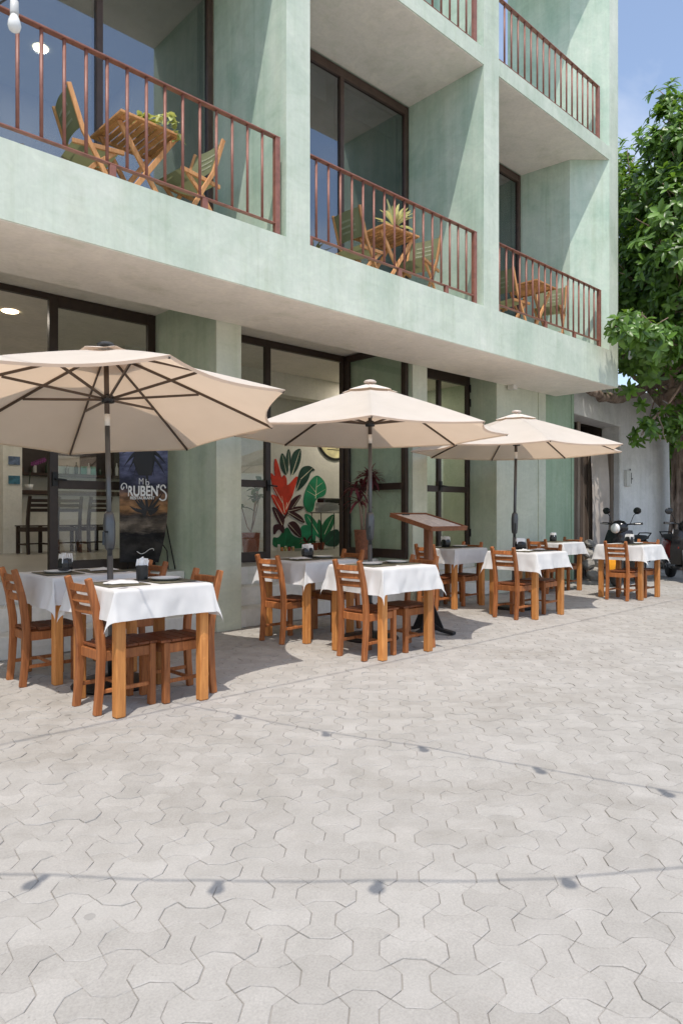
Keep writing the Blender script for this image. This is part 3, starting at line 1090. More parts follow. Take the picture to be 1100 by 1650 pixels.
# ------------------------------------------------------------------ umbrellas
def canopy_pt(R_, drop, a8, f, k):
    """point on gore k; a8 0..1 across the gore, f 0..1 from hub to rim"""
    t0, t1 = k * math.pi / 4, (k + 1) * math.pi / 4
    p0 = Vector((math.cos(t0), math.sin(t0), 0)) * R_
    p1 = Vector((math.cos(t1), math.sin(t1), 0)) * R_
    p = p0.lerp(p1, a8)
    dip = 4 * a8 * (1 - a8)
    p *= f * (1 - .075 * dip * f * f)
    z = -drop * (f ** 1.08) - .012 * dip * math.sin(math.pi * f) - .012 * dip * f
    return Vector((p.x, p.y, z))
def umbrella(loc, base, R_, drop, spin, tilt, label):
    """loc = hub under the cap; base = foot of the pole"""
    u = thing('patio_umbrella', label, 'umbrella', (base[0], base[1], 0), 0, 'sand coloured patio umbrellas')
    hub = Vector(loc) - Vector((base[0], base[1], 0))
    rot = Euler((0, 0, spin)).to_matrix()
    tm = Matrix.Rotation(math.hypot(*tilt), 3, Vector((tilt[0], tilt[1], 0)).normalized()) if tilt[0] or tilt[1] else Matrix.Identity(3)
    W = lambda v: hub + tm @ (rot @ Vector(v))
    for k in range(8):
        m = MB()
        rows = []
        for i in range(9):
            f = .045 + .955 * i / 8
            rows.append([W(canopy_pt(R_, drop, j / 8, f, k)) for j in range(9)])
        m.grid(rows)
        # turned hem along the rim
        m.grid([[W(canopy_pt(R_, drop, j / 8, 1, k)) for j in range(9)], [W(canopy_pt(R_, drop, j / 8, .985, k) + Vector((0, 0, -.022))) for j in range(9)]])
        m.build('canopy_panel', M['canopy'], u, True)
    m = MB()
    vr = .27
    for k in range(8):
        rows = []
        for i in range(4):
            f = .03 + .97 * i / 3
            rows.append([W(canopy_pt(vr, .085, j / 6, f, k) + Vector((0, 0, .026 + .012 * math.sin(j / 6 * math.pi) * f))) for j in range(7)])
        m.grid(rows)
    m.build('vent', M['vent'], u, True)
    m = MB()
    m.lathe([(.03, .0), (.058, .002), (.062, .014), (.045, .024), (.02, .03), (.006, .032)], 14)
    for v in m.bm.verts:
        v.co = W(Vector(v.co) + Vector((0, 0, .03)))
    m.build('cap', M['vent'] if not tilt[0] else M['polemetal'], u, False)
    run = .36
    sp, sr = None, None
    for k in range(8):
        a = k * math.pi / 4
        d = Vector((math.cos(a), math.sin(a), 0))
        pts = []
        for q in range(7):
            f = .03 + .96 * q / 6
            pts.append(W(d * R_ * f + Vector((0, 0, -drop * f ** 1.08 - .016))))
        m = MB()
        m.path(pts, .010, .018, pts[-1].cross(Vector((0, 0, 1))) if False else (tm @ (rot @ Vector((-d.y, d.x, 0)))))
        m.build('rib', M['ribmetal'], u)
        m = MB()
        f = .52
        m.bar(W(d * .04 + Vector((0, 0, -run))), W(d * R_ * f + Vector((0, 0, -drop * f ** 1.08 - .03))), .012, .017)
        m.build('strut', M['ribmetal'], u)
    m = MB()
    m.lathe([(.02, 0), (.045, .004), (.048, .04), (.036, .055), (.02, .06)], 14)
    for v in m.bm.verts:
        v.co = W(Vector(v.co) + Vector((0, 0, -run - .03)))
    m.build('runner', M['blackplastic'], u, True)
    zt = hub.z
    P = lambda z: Vector((hub.x * z / zt, hub.y * z / zt, z))
    j = zt - .55
    m = MB(); m.tube([P(.02), P(.9)], .0215, 14); m.build('lower_pole', M['polemetal'], u, True)
    m = MB(); m.tube([P(.9), P(j)], .0185, 14); m.build('pole', M['polemetal'], u, True)
    m = MB(); m.tube([P(j + .0), P(j + .085)], .0195, 14); m.build('tilt_sleeve', M['polewhite'], u, True)
    m = MB(); m.tube([P(j + .085), W((0, 0, -.02))], .0185, 14); m.build('upper_pole', M['ribmetal'], u, True)
    m = MB()
    zc = 1.07
    m.tube([P(zc - .13), P(zc - .115), P(zc - .06), P(zc + .06), P(zc + .12), P(zc + .14)], [.024, .034, .04, .043, .036, .024], 14)
    c = m.build('crank_housing', M['polemetal'], u, True)
    m = MB()
    m.tube([P(zc) + Vector((-.03, -.03, 0)), P(zc) + Vector((-.07, -.06, 0)), P(zc - .09) + Vector((-.075, -.065, 0))], .008, 6)
    m.build('crank_handle', M['blackplastic'], c)
    m = MB()
    m.lathe([(.27, 0), (.275, .012), (.25, .035), (.12, .055), (.06, .065)], 28)
    m.build('base', M['blackiron'], u)
    m = MB(); m.tube([P(.06), P(.34)], .03, 14); m.build('base_sleeve', M['blackiron'], u, True)
    return u
umbrella((2.16, 4.783, 2.375), (2.125, 4.60), 1.319, .48, .608, (-.136, .018), 'large sand patio umbrella tilted forward at the left, ribs and struts in view')
umbrella((4.72, 4.63, 2.42), (4.72, 4.63), 1.32, .465, .0, (0, 0), 'sand patio umbrella in the middle, over the tables before the mural doorway')
umbrella((7.56, 4.83, 2.44), (7.56, 4.88), 1.345, .458, .05, (0, 0), 'sand patio umbrella farthest right, over the tables before the blank wall')

# ------------------------------------------------------------------ menu stand
ms = thing('menu_stand', 'wooden menu lectern with a printed sheet on its sloping top behind the middle table', 'menu stand', (5.36, 4.44, 0))
sl = math.atan2(.135, .54)
m = MB()
m.obox((0, 0, 0), (.56, .56, .03))
top = m.build('board', M['podium'], ms, bevel=.004, loc=(0, 0, 1.11), rot=(sl, 0, 0))
m = MB()
for s in (-1, 1):
    m.obox((s * .27, 0, .022), (.02, .56, .014))
    m.obox((0, s * .27, .022), (.52, .02, .014))
m.build('rim', M['podium'], top, bevel=.002)
m = MB()
m.obox((0, 0, .0165), (.5, .5, .003))
m.build('menu_sheet', M['page'], top)
m = MB()
m.obox((-.1, .225, .024), (.1, .02, .01))
m.build('clip', M['blackiron'], top, bevel=.002)
m = MB(); m.box(-.036, .036, -.036, .036, .06, 1.085); m.build('post', M['podium'], ms, bevel=.006)
for k in range(4):
    a = k * math.pi / 2 + .25
    d = Vector((math.cos(a), math.sin(a), 0))
    m = MB()
    m.path([d * .03 + Vector((0, 0, .09)), d * .15 + Vector((0, 0, .04)), d * .28 + Vector((0, 0, .018))], [.06, .06, .075], [.06, .035, .03], Vector((-d.y, d.x, 0)))
    m.build('foot', M['blackiron'], ms, bevel=.004)
    m = MB()
    n_ = Vector((-d.y, d.x, 0)) * .006
    lo = [Vector((0, 0, .34)) + d * .037, d * .037 + Vector((0, 0, .08)), d * .17 + Vector((0, 0, .05))]
    f1 = [m.bm.verts.new(p - n_) for p in lo]; f2 = [m.bm.verts.new(p + n_) for p in lo]
    m.bm.faces.new(f1); m.bm.faces.new(f2[::-1])
    for q in range(3):
        m.bm.faces.new((f1[q], f1[(q + 1) % 3], f2[(q + 1) % 3], f2[q]))
    m.build('gusset', M['blackiron'], ms)

# ------------------------------------------------------------------ banner, mural and plants of the restaurant
def banner_mat():
    n = NT('banner_print')
    tc = n.new("ShaderNodeTexCoord")
    sep = n.new("ShaderNodeSeparateXYZ")
    n.link(tc.outputs['Object'], sep.inputs[0])
    no = n.noise(n.coord('Object', (3, 3, 14)), 2.4, 5, .6)
    no2 = n.noise(n.coord('Object', (2, 2, 4)), 2.2, 5, .6)
    z = n.math('ADD', n.math('MULTIPLY', sep.outputs['Z'], 1 / 1.8), n.math('MULTIPLY', n.math('SUBTRACT', no, .5), .09))
    c = n.ramp(z, [(.06, (.02, .02, .022)), (.16, (.05, .045, .04)), (.22, (.012, .012, .014)), (.27, (.26, .21, .16)), (.33, (.06, .05, .045)),
                   (.37, (.40, .21, .09)), (.44, (.30, .17, .10)), (.49, (.05, .05, .07)), (.6, (.13, .14, .23)), (.78, (.24, .27, .42)), (.95, (.12, .13, .22))])
    d = n.ramp(no2, [(.42, (.25, .25, .25)), (.6, (1.1, 1.1, 1.1))])
    n.base(n.mix(.8, c, d, 'MULTIPLY'))
    n.rough(.7)
    n.b.inputs['Specular IOR Level'].default_value = .2
    return n.m
M['banner'] = banner_mat()
M['ink'] = plain('black_print', (.008, .008, .01), .45, 0, .1)
M['white_ink'] = plain('white_print', (.8, .79, .76), .5, 0, .03)
bn = thing('banner_stand', "black dusk palm banner reading RUBEN'S on a folding stand by the left doorway", 'banner', (3.47, 6.75, GF), -math.atan2(CS, SN))
rows = []
for i in range(19):
    z = .1 + 1.72 * i / 18
    wr = .255 - .10 * max(0, (.75 - z) / .65) ** 2
    rows.append([(-.255 + (wr + .255) * j / 8, -.02 + .05 * math.sin(j / 8 * 3.1) * (1 - z / 2.4), z) for j in range(9)])
m = MB(); m.grid(rows)
sheet = m.build('banner_sheet', M['banner'], bn, True)
def bsurf(x, z):
    return -.02 + .05 * math.sin(max(0, min(1, (x + .255) / .51)) * 3.1) * (1 - z / 2.4) - .004
# palm silhouettes and their reflection, printed in black
rnd = random.Random(4)
def flat_shape(m, pts, lift=0.0):
    m.poly([(x, bsurf(x, z) - lift, z) for x, z in pts])
m = MB()
for (cx, cz, sc, flip) in ((.0, 1.30, 1.0, 1), (.03, .66, .8, -1)):
    for k in range(13):
        a = -2.4 + 4.8 * k / 12 + rnd.uniform(-.1, .1)
        L = sc * rnd.uniform(.17, .27)
        up, dn = [], []
        for q in range(7):
            f = q / 6
            x = cx + math.sin(a) * L * f
            z = cz + flip * (math.cos(a) * L * f - .16 * sc * f * f)
            w = .022 * sc * math.sin(math.pi * min(1, f * .94 + .06)) + .002
            up.append((max(-.25, min(.24, x)), z + w)); dn.append((max(-.25, min(.24, x)), z - w))
        flat_shape(m, up + dn[::-1], .0008 * (k % 5))
    flat_shape(m, [(cx - .014, cz), (cx + .014, cz), (cx + .035 * flip + .01, cz - flip * .34), (cx - .0 + .035 * flip - .014, cz - flip * .34)])
flat_shape(m, [(-.09, 1.27), (.1, 1.27), (.12, 1.2), (.08, 1.02), (-.06, 1.02), (-.12, 1.18)], .003)
m.build('palm_print', M['ink'], sheet)
def text(body, size, x, z, parent, mat, y=-.012, sx=1.0, bold=.0, align='CENTER'):
    c = bpy.data.curves.new('lettering', 'FONT')
    c.body = body
    c.size = size
    c.align_x = align
    c.extrude = .001
    c.offset = bold
    c.materials.append(mat)
    tmp = bpy.data.objects.new('lettering', c)
    col.objects.link(tmp)
    bpy.context.view_layer.update()
    me = bpy.data.meshes.new_from_object(tmp.evaluated_get(bpy.context.evaluated_depsgraph_get()))
    bpy.data.objects.remove(tmp)
    o = link('lettering', me, parent)
    o.location = (x, y, z)
    o.rotation_euler = (R(90), 0, 0)
    o.scale = (sx, 1, 1)
    return o
text("RUBEN", .150, -.015, .805, sheet, M['white_ink'], bsurf(0, .82) - .012, .70, .004)
text("'", .13, .158, .83, sheet, M['white_ink'], bsurf(.15, .82) - .012, .8, .003)
text("RESTAURANT", .042, -.02, .768, sheet, M['white_ink'], bsurf(0, .78) - .012, 1.0, .001)
text("M", .10, -.03, .925, sheet, M['white_ink'], bsurf(0, .92) - .012, .75, -.001)
text("b", .10, .035, .915, sheet, M['white_ink'], bsurf(0, .92) - .012, .95, -.001)
def swash(pts, r, name='swash'):
    m = MB()
    P = []
    for i in range(len(pts) - 1):
        p0, p1, p2, p3 = pts[max(0, i - 1)], pts[i], pts[i + 1], pts[min(len(pts) - 1, i + 2)]
        for q in range(6):
            t = q / 6
            P.append(tuple(.5 * ((2 * p1[d]) + (p2[d] - p0[d]) * t + (2 * p0[d] - 5 * p1[d] + 4 * p2[d] - p3[d]) * t * t + (3 * p1[d] - p0[d] - 3 * p2[d] + p3[d]) * t ** 3) for d in (0, 1)))
    P.append(pts[-1])
    m.tube([(x, bsurf(x, z) - .008, z) for x, z in P], r, 6)
    m.build(name, M['white_ink'], sheet)
swash([(-.205, .90), (-.222, .87), (-.235, .90), (-.215, .935), (-.185, .925), (-.178, .88)], .006)
swash([(.232, .885), (.215, .915), (.185, .905), (.182, .875), (.215, .85), (.238, .82), (.232, .77), (.195, .755), (.165, .775)], .008)
swash([(-.08, .215), (-.04, .19), (.0, .2), (.05, .235), (.09, .245), (.1, .225)], .004)
for s, y in ((-.2, .12), (.22, .1)):
    m = MB(); m.tube([(s * .6, .05, .95), (s * 1.25, y + .12, .01)], .007, 6); m.build('leg', M['blackiron'], bn)
m = MB(); m.tube([(0, .045, .1), (0, .045, 1.83)], .009, 6); m.build('mast', M['blackiron'], bn)
m = MB(); m.tube([(.12, .0, .34), (.19, -.01, .3), (.235, .03, .22), (.24, .06, .02)], .007, 6); m.build('leg', M['blackiron'], bn)

# mural ---------------------------------------------------------------
MY = 9.196
def on_wall(px, py, Y=MY):
    r = (px - 550) / FOC
    t = Y / (SN - r * CS)
    return t * (CS + r * SN), CAM_H + (827 - py) / FOC * t
def crop(x, y):
    return on_wall(390 + x / 3.667, 690 + y / 3.667)
def flatmat(name, c):
    return plain(name, c, .7, 0, .32, 5)
mural = thing('mural', 'painted mural of red bromeliad and big green leaves on the inner wall', 'mural', (0, 0, 0))
GDARK, GMID, GLITE = flatmat('mural_dark_green', (.006, .045, .03)), flatmat('mural_green', (.004, .12, .045)), flatmat('mural_light_green', (.012, .22, .10))
MRED, MMAR, MCR = flatmat('mural_red', (.58, .035, .012)), flatmat('mural_maroon', (.045, .006, .012)), flatmat('mural_cream', (.72, .66, .5))
YEL = flatmat('mural_pale_yellow', (.70, .64, .36))
def smooth_outline(pts, it=2):
    for _ in range(it):
        q = []
        for i, p in enumerate(pts):
            n = pts[(i + 1) % len(pts)]
            q.append((p[0] * .78 + n[0] * .22, p[1] * .78 + n[1] * .22))
            q.append((p[0] * .22 + n[0] * .78, p[1] * .22 + n[1] * .78))
        pts = q
    return pts
layer = [0]
def mural_leaf(pts, mat, veins=(), name='painted_leaf', it=2, vm=None):
    layer[0] += 1
    y = MY - .0005 - .0007 * layer[0]
    P = [crop(*p) for p in smooth_outline(pts, it)]
    m = MB()
    m.side_prism(P, y - .0004, MY + .002)
    o = m.build(name, mat, mural)
    if veins:
        m = MB()
        for v in veins:
            w = v[2] if len(v) > 2 else 3
            (x0, y0), (x1, y1) = v[0], v[1]
            dx, dy = x1 - x0, y1 - y0
            L = math.hypot(dx, dy)
            nx, ny = -dy / L * w / 2, dx / L * w / 2
            Q = [crop(x0 + nx, y0 + ny), crop(x1 + nx * .3, y1 + ny * .3), crop(x1 - nx * .3, y1 - ny * .3), crop(x0 - nx, y0 - ny)]
            m.poly([(x, y - .001, z) for x, z in Q])
        m.build('vein', vm or MCR, o)
    return o
mural_leaf([(180, 640), (215, 650), (245, 600), (270, 580), (300, 640), (390, 660), (380, 712), (180, 712)], GMID, [((250, 690), (265, 600), 3), ((215, 690), (205, 655), 2)], vm=GLITE)
mural_leaf([(340, 575), (400, 570), (440, 640), (420, 700), (350, 690)], GLITE)
mural_leaf([(365, 500), (375, 560), (430, 630), (470, 660), (455, 580), (410, 515)], GLITE, [((465, 650), (385, 520), 4)])
mural_leaf([(545, 500), (490, 540), (462, 600), (470, 665), (515, 620), (545, 560)], GMID, [((472, 655), (535, 520), 4)])
mural_leaf([(575, 590), (510, 610), (475, 665), (500, 700), (575, 700)], GDARK, [((490, 690), (565, 610), 4)], vm=GMID)
mural_leaf([(450, 530), (440, 600), (470, 690), (490, 640), (470, 560)], GMID)
mural_leaf([(235, 138), (222, 185), (228, 240), (262, 285), (276, 240), (262, 185)], GDARK, [((264, 280), (237, 160), 3)])
mural_leaf([(272, 116), (259, 170), (272, 240), (288, 185), (284, 140)], GDARK, [((274, 235), (273, 135), 3)])
mural_leaf([(347, 112), (300, 140), (283, 215), (288, 290), (326, 245), (348, 180)], GDARK, [((290, 285), (340, 130), 5)])
mural_leaf([(434, 248), (395, 218), (350, 230), (328, 290), (315, 375), (350, 355), (388, 310), (405, 255)], GDARK, [((318, 370), (345, 300), 5), ((345, 300), (415, 235), 5)])
mural_leaf([(440, 272), (400, 310), (368, 380), (360, 445), (385, 500), (420, 490), (432, 415), (490, 400), (498, 350), (480, 305)], GLITE,
           [((432, 415), (440, 290), 4), ((434, 380), (395, 330), 3), ((434, 350), (475, 320), 3), ((433, 400), (380, 370), 3), ((433, 395), (490, 360), 3)])
mural_leaf([(360, 383), (300, 410), (258, 480), (245, 550), (300, 480)], MMAR, [((250, 540), (345, 395), 4)])
mural_leaf([(378, 466), (325, 458), (262, 488), (300, 500)], MMAR, [((268, 490), (365, 468), 3)])
mural_leaf([(374, 566), (350, 520), (300, 488), (262, 498), (320, 540)], MMAR, [((270, 497), (360, 550), 3)])
mural_leaf([(350, 655), (345, 590), (305, 543), (262, 565), (300, 620)], MMAR, [((270, 563), (340, 640), 3)])
mural_leaf([(172, 458), (195, 530), (240, 600), (252, 520), (215, 480)], MMAR, [((243, 590), (190, 480), 3)])
mural_leaf([(182, 570), (185, 640), (215, 590), (243, 628), (250, 580), (220, 565)], MMAR)
mural_leaf([(167, 388), (190, 450), (245, 525), (240, 450), (205, 400)], MRED, [((243, 515), (180, 400), 4)], it=1)
mural_leaf([(193, 168), (188, 235), (196, 290), (164, 258), (178, 345), (215, 415), (238, 470), (250, 525), (285, 430), (310, 350), (332, 268), (262, 348), (262, 300), (246, 272), (232, 300), (215, 225)], MRED,
           [((248, 500), (232, 400), 5), ((236, 440), (180, 340), 5), ((262, 440), (255, 470), 4), ((255, 480), (300, 390), 5)], it=1)
# ring sign above the leaves: dark ring, pale field, short lines of lettering
m = MB()
cx, cz = on_wall(538, 704)
r_o = .43
ringp = []
layer[0] += 1
yy = MY - .02
for rr, nm, mt, dy in ((r_o, 'ring', M['ink'], 0), (r_o - .045, 'ring_field', YEL, .004)):
    m = MB()
    m.lathe([(rr, 0), (rr, .012)], 48, (cx, yy - dy, cz), 'Y')
    m.build(nm, mt, mural)
m = MB()
for q, (dx, dz, w) in enumerate(((.0, -.02, .5), (.02, -.12, .42), (-.02, -.235, .34), (.05, -.2, .05))):
    m.box(cx + dx - w / 2, cx + dx + w / 2, yy - .008, yy - .004, cz + dz - .006, cz + dz + .006)
m.build('ring_line', M['ink'], mural)

def leaf_blade(m, base, direc, length, width, droop, up=Vector((0, 0, 1)), segs=3, tip=1.0):
    """a folded leaf blade: two rows of quads along a drooping midrib"""
    d = Vector(direc).normalized()
    side = d.cross(up)
    if side.length < .05:
        side = Vector((1, 0, 0))
    side.normalize()
    prev = None
    for i in range(segs + 1):
        f = i / segs
        p = Vector(base) + d * length * f + Vector((0, 0, -droop * length * f * f))
        w = width * (math.sin(math.pi * min(1, .12 + .80 * f ** tip)) if i < segs else .28)
        nrm = side.cross(d).normalized() * (-w * .16)
        row = [m.bm.verts.new(p - side * w / 2 - nrm), m.bm.verts.new(p), m.bm.verts.new(p + side * w / 2 - nrm)]
        if prev:
            m.bm.faces.new((prev[0], prev[1], row[1], row[0]))
            m.bm.faces.new((prev[1], prev[2], row[2], row[1]))
        prev = row

def plant(name, label, cat, loc, pot, leaves, mat, stem=0, group=None):
    """pot = (top radius, bottom radius, height, material); leaves = list of (base, dir, length, width, droop)"""
    t = thing(name, label, cat, loc, 0, group)
    rt, rb, h, pm = pot
    m = MB()
    m.lathe([(rb, 0), (rb * 1.05, h * .1), ((rt + rb) / 2 * 1.05, h * .5), (rt, h * .95), (rt * 1.04, h), (rt * .9, h), (rt * .88, h * .93)], 18)
    m.build('pot', pm, t, True)
    m = MB(); m.lathe([(rt * .88, h * .9), (rt * .3, h * .92)], 14); m.build('soil', M['soil'], t)
    if stem:
        m = MB()
        for s in stem:
            m.tube(s, .008, 6)
        m.build('stem', M['twig'], t, True)
    m = MB()
    for l in leaves:
        leaf_blade(m, *l)
    me = m.mesh('foliage', mat, False, False)
    rr = random.Random(1)
    tn = [rr.random() for _ in leaves]
    set_tone(me, lambda i: tn[min(len(tn) - 1, i // 6)])
    link('foliage', me, t)
    return t
rnd = random.Random(21)
def tuft(n, c, L, W, droop, el=(.2, 1.2), r=rnd):
    out = []
    for k in range(n):
        a = r.uniform(0, 6.28); e = r.uniform(*el)
        out.append((c, (math.cos(a) * math.cos(e), math.sin(a) * math.cos(e), math.sin(e)), L * r.uniform(.7, 1.1), W, droop * r.uniform(.6, 1.3)))
    return out
stems, lv = [], []
for k in range(6):
    a = rnd.uniform(0, 6.28); h = rnd.uniform(.75, 1.12)
    top = (math.cos(a) * .12, math.sin(a) * .12, h)
    stems.append([(math.cos(a) * .03, math.sin(a) * .03, .38), (math.cos(a) * .05, math.sin(a) * .05, h * .7), top])
    lv += tuft(15, top, .27, .045, .55, (-.3, 1.3))
plant('potted_cordyline', 'purple leaved cordyline in a woven brown pot before the open glass door', 'potted plant', (6.55, 6.55, GF), (.125, .09, .40, M['basket']), lv, M['leaf_red'], stems)
lv = []
stems = []
for k in range(5):
    a = rnd.uniform(0, 6.28); h = rnd.uniform(.7, 1.1)
    top = (math.cos(a) * .13, math.sin(a) * .13, h)
    stems.append([(0, 0, .35), (top[0] * .4, top[1] * .4, h * .6), top])
    lv += tuft(7, top, .2, .09, .4, (-.1, 1.0))
plant('rubber_plant', 'dark leaved plant in a terracotta pot behind the middle glass door', 'potted plant', (5.82, 8.1, GF), (.13, .1, .34, M['terracotta']), lv, M['leaf_dark'], stems)
for k, (px, Y, hh, lab) in enumerate(((494, 8.85, .28, 'tallest small plant in a terracotta pot at the foot of the mural'), (507, 8.8, .14, 'small terracotta pot between two others at the foot of the mural'), (517, 8.82, .12, 'rightmost small terracotta pot at the foot of the mural'))):
    X, z = on_wall(px, 884, Y)
    plant('small_pot_plant', lab, 'potted plant', (X, Y, GF), (.062, .045, .12, M['terracotta']), tuft(9, (0, 0, .12), hh, .05, .4, (.3, 1.3)), M['leaf_dark'] if k else M['leaf_red'], 0, 'small pots by the mural')
X, z = on_wall(727, 850, 7.6)
lv = []
stems = []
for k in range(7):
    a = rnd.uniform(0, 6.28); h = rnd.uniform(.6, 1.0)
    top = (math.cos(a) * .16, math.sin(a) * .16, h)
    stems.append([(0, 0, .3), (top[0] * .4, top[1] * .4, h * .6), top])
    lv += tuft(8, top, .12, .07, .3, (-.2, 1.3))
plant('flowering_plant', 'pale flowering plant in a pot behind the glass of the right door', 'potted plant', (7.95, 7.3, GF), (.14, .1, .32, M['terracotta']), lv, M['leaf_pale'], stems)
for k, (px, c, h) in enumerate(((449, (.55, .5, .4), .11), (454, (.5, .2, .05), .075), (460, (.4, .35, .1), .08), (466, (.35, .06, .03), .075), (472, (.5, .3, .12), .07))):
    X, z = on_wall(px, 884, 8.9)
    t = thing('jar', ['cream bottle, leftmost of the row', 'orange labelled jar, second of the row', 'olive jar in the middle of the row', 'red labelled jar, fourth of the row', 'tan jar, rightmost of the row'][k] + ' at the foot of the mural', 'jar', (X, 8.9, GF), 0, 'jars before the mural')
    m = MB(); m.lathe([(.022, 0), (.024, .004), (.024, h * .72), (.018, h * .82)], 12); m.build('body', plain('jar_%s' % 'abcde'[k], c, .3), t, True)
    m = MB(); m.lathe([(.019, h * .82), (.019, h), (.004, h)], 12); m.build('lid', M['polewhite'] if k % 2 == 0 else M['blackplastic'], t)
# wrapped tray on a little serving stand in front of the mural
X, z = on_wall(528, 825, 8.75)
st = thing('serving_stand', 'slim dark serving stand with a shelf before the mural', 'stand', (X, 8.75, GF))
for sx in (-1, 1):
    for sy in (-1, 1):
        m = MB(); m.tube([(sx * .26, sy * .12, 0), (sx * .26, sy * .12, .62)], .008, 6); m.build('leg', M['blackiron'], st)
m = MB(); m.box(-.28, .28, -.14, .14, .62, .635); m.build('shelf', M['blackiron'], st)
wr = thing('wrapped_tray', 'dark tray wrapped in crumpled clear plastic on the serving stand', 'tray', (X, 8.75, GF + .6355))
m = MB(); m.box(-.17, .2, -.1, .1, .10, .24); m.build('tray', M['blackplastic'], wr, bevel=.02)
rows = []
rw = random.Random(2)
for i in range(9):
    f = i / 8
    rows.append([((.27 - .02 * f) * math.cos(a * math.pi / 8) * (1 + rw.uniform(-.08, .08)), .13 * math.sin(a * math.pi / 8) * (1 + rw.uniform(-.1, .1)), .004 + f * .15 + rw.uniform(-.004, .012)) for a in range(17)])
for r_ in rows:
    r_[-1] = r_[0]
m = MB(); m.grid(rows); m.build('plastic_wrap', cloth_mat('frosted_plastic', (.6, .58, .54), (.7, .69, .66), .6, (.7, .7, .68), .3), wr, True)

# pictures on the inner pillar, bottles, orchid, boards on the bar
for k, (z, c) in enumerate(((2.32, (.03, .035, .05)), (2.02, (.10, .14, .22)), (1.72, (.04, .14, .20)))):
    t = thing('picture', ['topmost', 'middle', 'lowest'][k] + ' of three small blue pictures on the indoor pillar', 'picture', (3.62, 11.3, z), 0, 'small pictures on the indoor pillar')
    m = MB(); m.box(-.085, .085, -.014, -.001, -.065, .065); m.build('panel', plain('picture_%s' % 'abc'[k], c, .5, 0, .7, 14), t, bevel=.003)
rb = random.Random(12)
for k in range(11):
    x = 3.9 + k * .19 + rb.uniform(-.04, .04)
    t = tag(link('bottle', None, None, (x, 12.3, 1.9)), ['first', 'second', 'third', 'fourth', 'fifth', 'sixth', 'seventh', 'eighth', 'ninth', 'tenth', 'last'][k] + ' small bottle from the left on the shelf behind the bar', 'bottle', 'bottles on the bar shelf')
    h = rb.uniform(.12, .24)
    m = MB(); m.lathe([(.03, 0), (.033, .01), (.033, h * .6), (.012, h * .8), (.012, h)], 10)
    m.build('body', plain('bottle_glass_%s' % 'abcdefghijk'[k], rb.choice([(.03, .05, .03), (.25, .24, .22), (.1, .04, .02), (.5, .5, .48)]), .15), t, True)
t = thing('orchid', 'purple orchid in a white pot on the bar counter', 'flower', (3.98, 11.7, 1.57))
m = MB(); m.lathe([(.05, 0), (.07, .1), (.065, .1)], 12); m.build('pot', M['plate'], t, True)
m = MB(); m.tube([(0, 0, .08), (.02, 0, .3), (.1, 0, .48), (.24, 0, .52)], .006, 6); m.build('stem', M['leaf_dark'], t)
m = MB()
for k in range(6):
    for q in range(5):
        a = q * 1.257
        leaf_blade(m, (.06 + k * .035, 0, .44 + .015 * k), (math.cos(a), -.4, math.sin(a)), .045, .035, 0, Vector((0, 1, 0)))
m.build('blossom', flatmat('orchid_purple', (.16, .03, .13)), t)
for k, (px0, px1, y0, y1, c, lab) in enumerate(((93, 128, 736, 751, (.55, .5, .45), 'pale cream notice board panel above the bar shelf'), (93, 128, 752, 767, (.45, .5, .45), 'pale grey green panel above the bar shelf'), (130, 154, 752, 767, (.05, .28, .2), 'teal green panel above the bar shelf'))):
    x0, za = on_wall(px0, y1, 12.40); x1, zb = on_wall(px1, y0, 12.40)
    t = thing('wall_panel', lab, 'panel', ((x0 + x1) / 2, 12.40, (za + zb) / 2), 0, 'coloured panels above the bar')
    m = MB(); m.box(-(x1 - x0) / 2, (x1 - x0) / 2, -.012, .012, -(zb - za) / 2, (zb - za) / 2)
    m.build('panel', plain('panel_%s' % 'abc'[k], c, .6), t, bevel=.002)

# ------------------------------------------------------------------ balcony furniture
def make_folding_chair():
    t = link('folding_chair', None)
    for s in (-1, 1):
        y = s * .2
        m = MB(); m.path([(.2, y, 0), (.02, y, .32), (-.09, y, .5), (-.2, y, .83)], .022, .038, (0, 1, 0)); m.build('back_post', M['teak'], t, bevel=.003)
        m = MB(); m.path([(-.21, y * .86, 0), (.0, y * .86, .26), (.17, y * .86, .415)], .022, .036, (0, 1, 0)); m.build('leg', M['teak'], t, bevel=.003)
        m = MB(); m.path([(-.17, y * .93, .40), (.24, y * .93, .425)], .022, .036, (0, 1, 0)); m.build('seat_rail', M['teak'], t, bevel=.003)
    for x, z in ((-.2, .05), (.16, .06)):
        m = MB(); m.box(x - .012, x + .012, -.17, .17, z, z + .024); m.build('stretcher', M['teak'], t, bevel=.003)
    rows = []
    for i in range(9):
        f = i / 8
        rows.append([(-.155 + .375 * f, -.178 + .356 * j / 4, .424 + .02 * f - .03 * math.sin(math.pi * f)) for j in range(5)])
    m = MB(); m.grid(rows); m.build('canvas_seat', M['canvas'], t, True)
    rows = []
    for i in range(7):
        f = i / 6
        x, z = -.1 - .095 * f, .53 + .285 * f
        rows.append([(x - .02 * math.sin(math.pi * j / 6), -.192 + .384 * j / 6, z) for j in range(7)])
    m = MB(); m.grid(rows); b = m.build('canvas_back', M['canvas'], t, True)
    m = MB()
    rr = random.Random(6)
    for row in range(3):
        y = -.10
        while y < .10:
            w = rr.uniform(.008, .022)
            z = .72 - row * .055
            x = -.1 - .095 * (z - .53) / .285 - .02 * math.sin(math.pi * (y + .192) / .384)
            for sgn in (-1, 1):
                m.obox((x + sgn * .004, y + w / 2, z), (.001, w, .02), Euler((0, -.32, 0)))
            y += w + .007
    m.build('faded_print', plain('faded_print', (.34, .36, .25), .9), b)
    return t
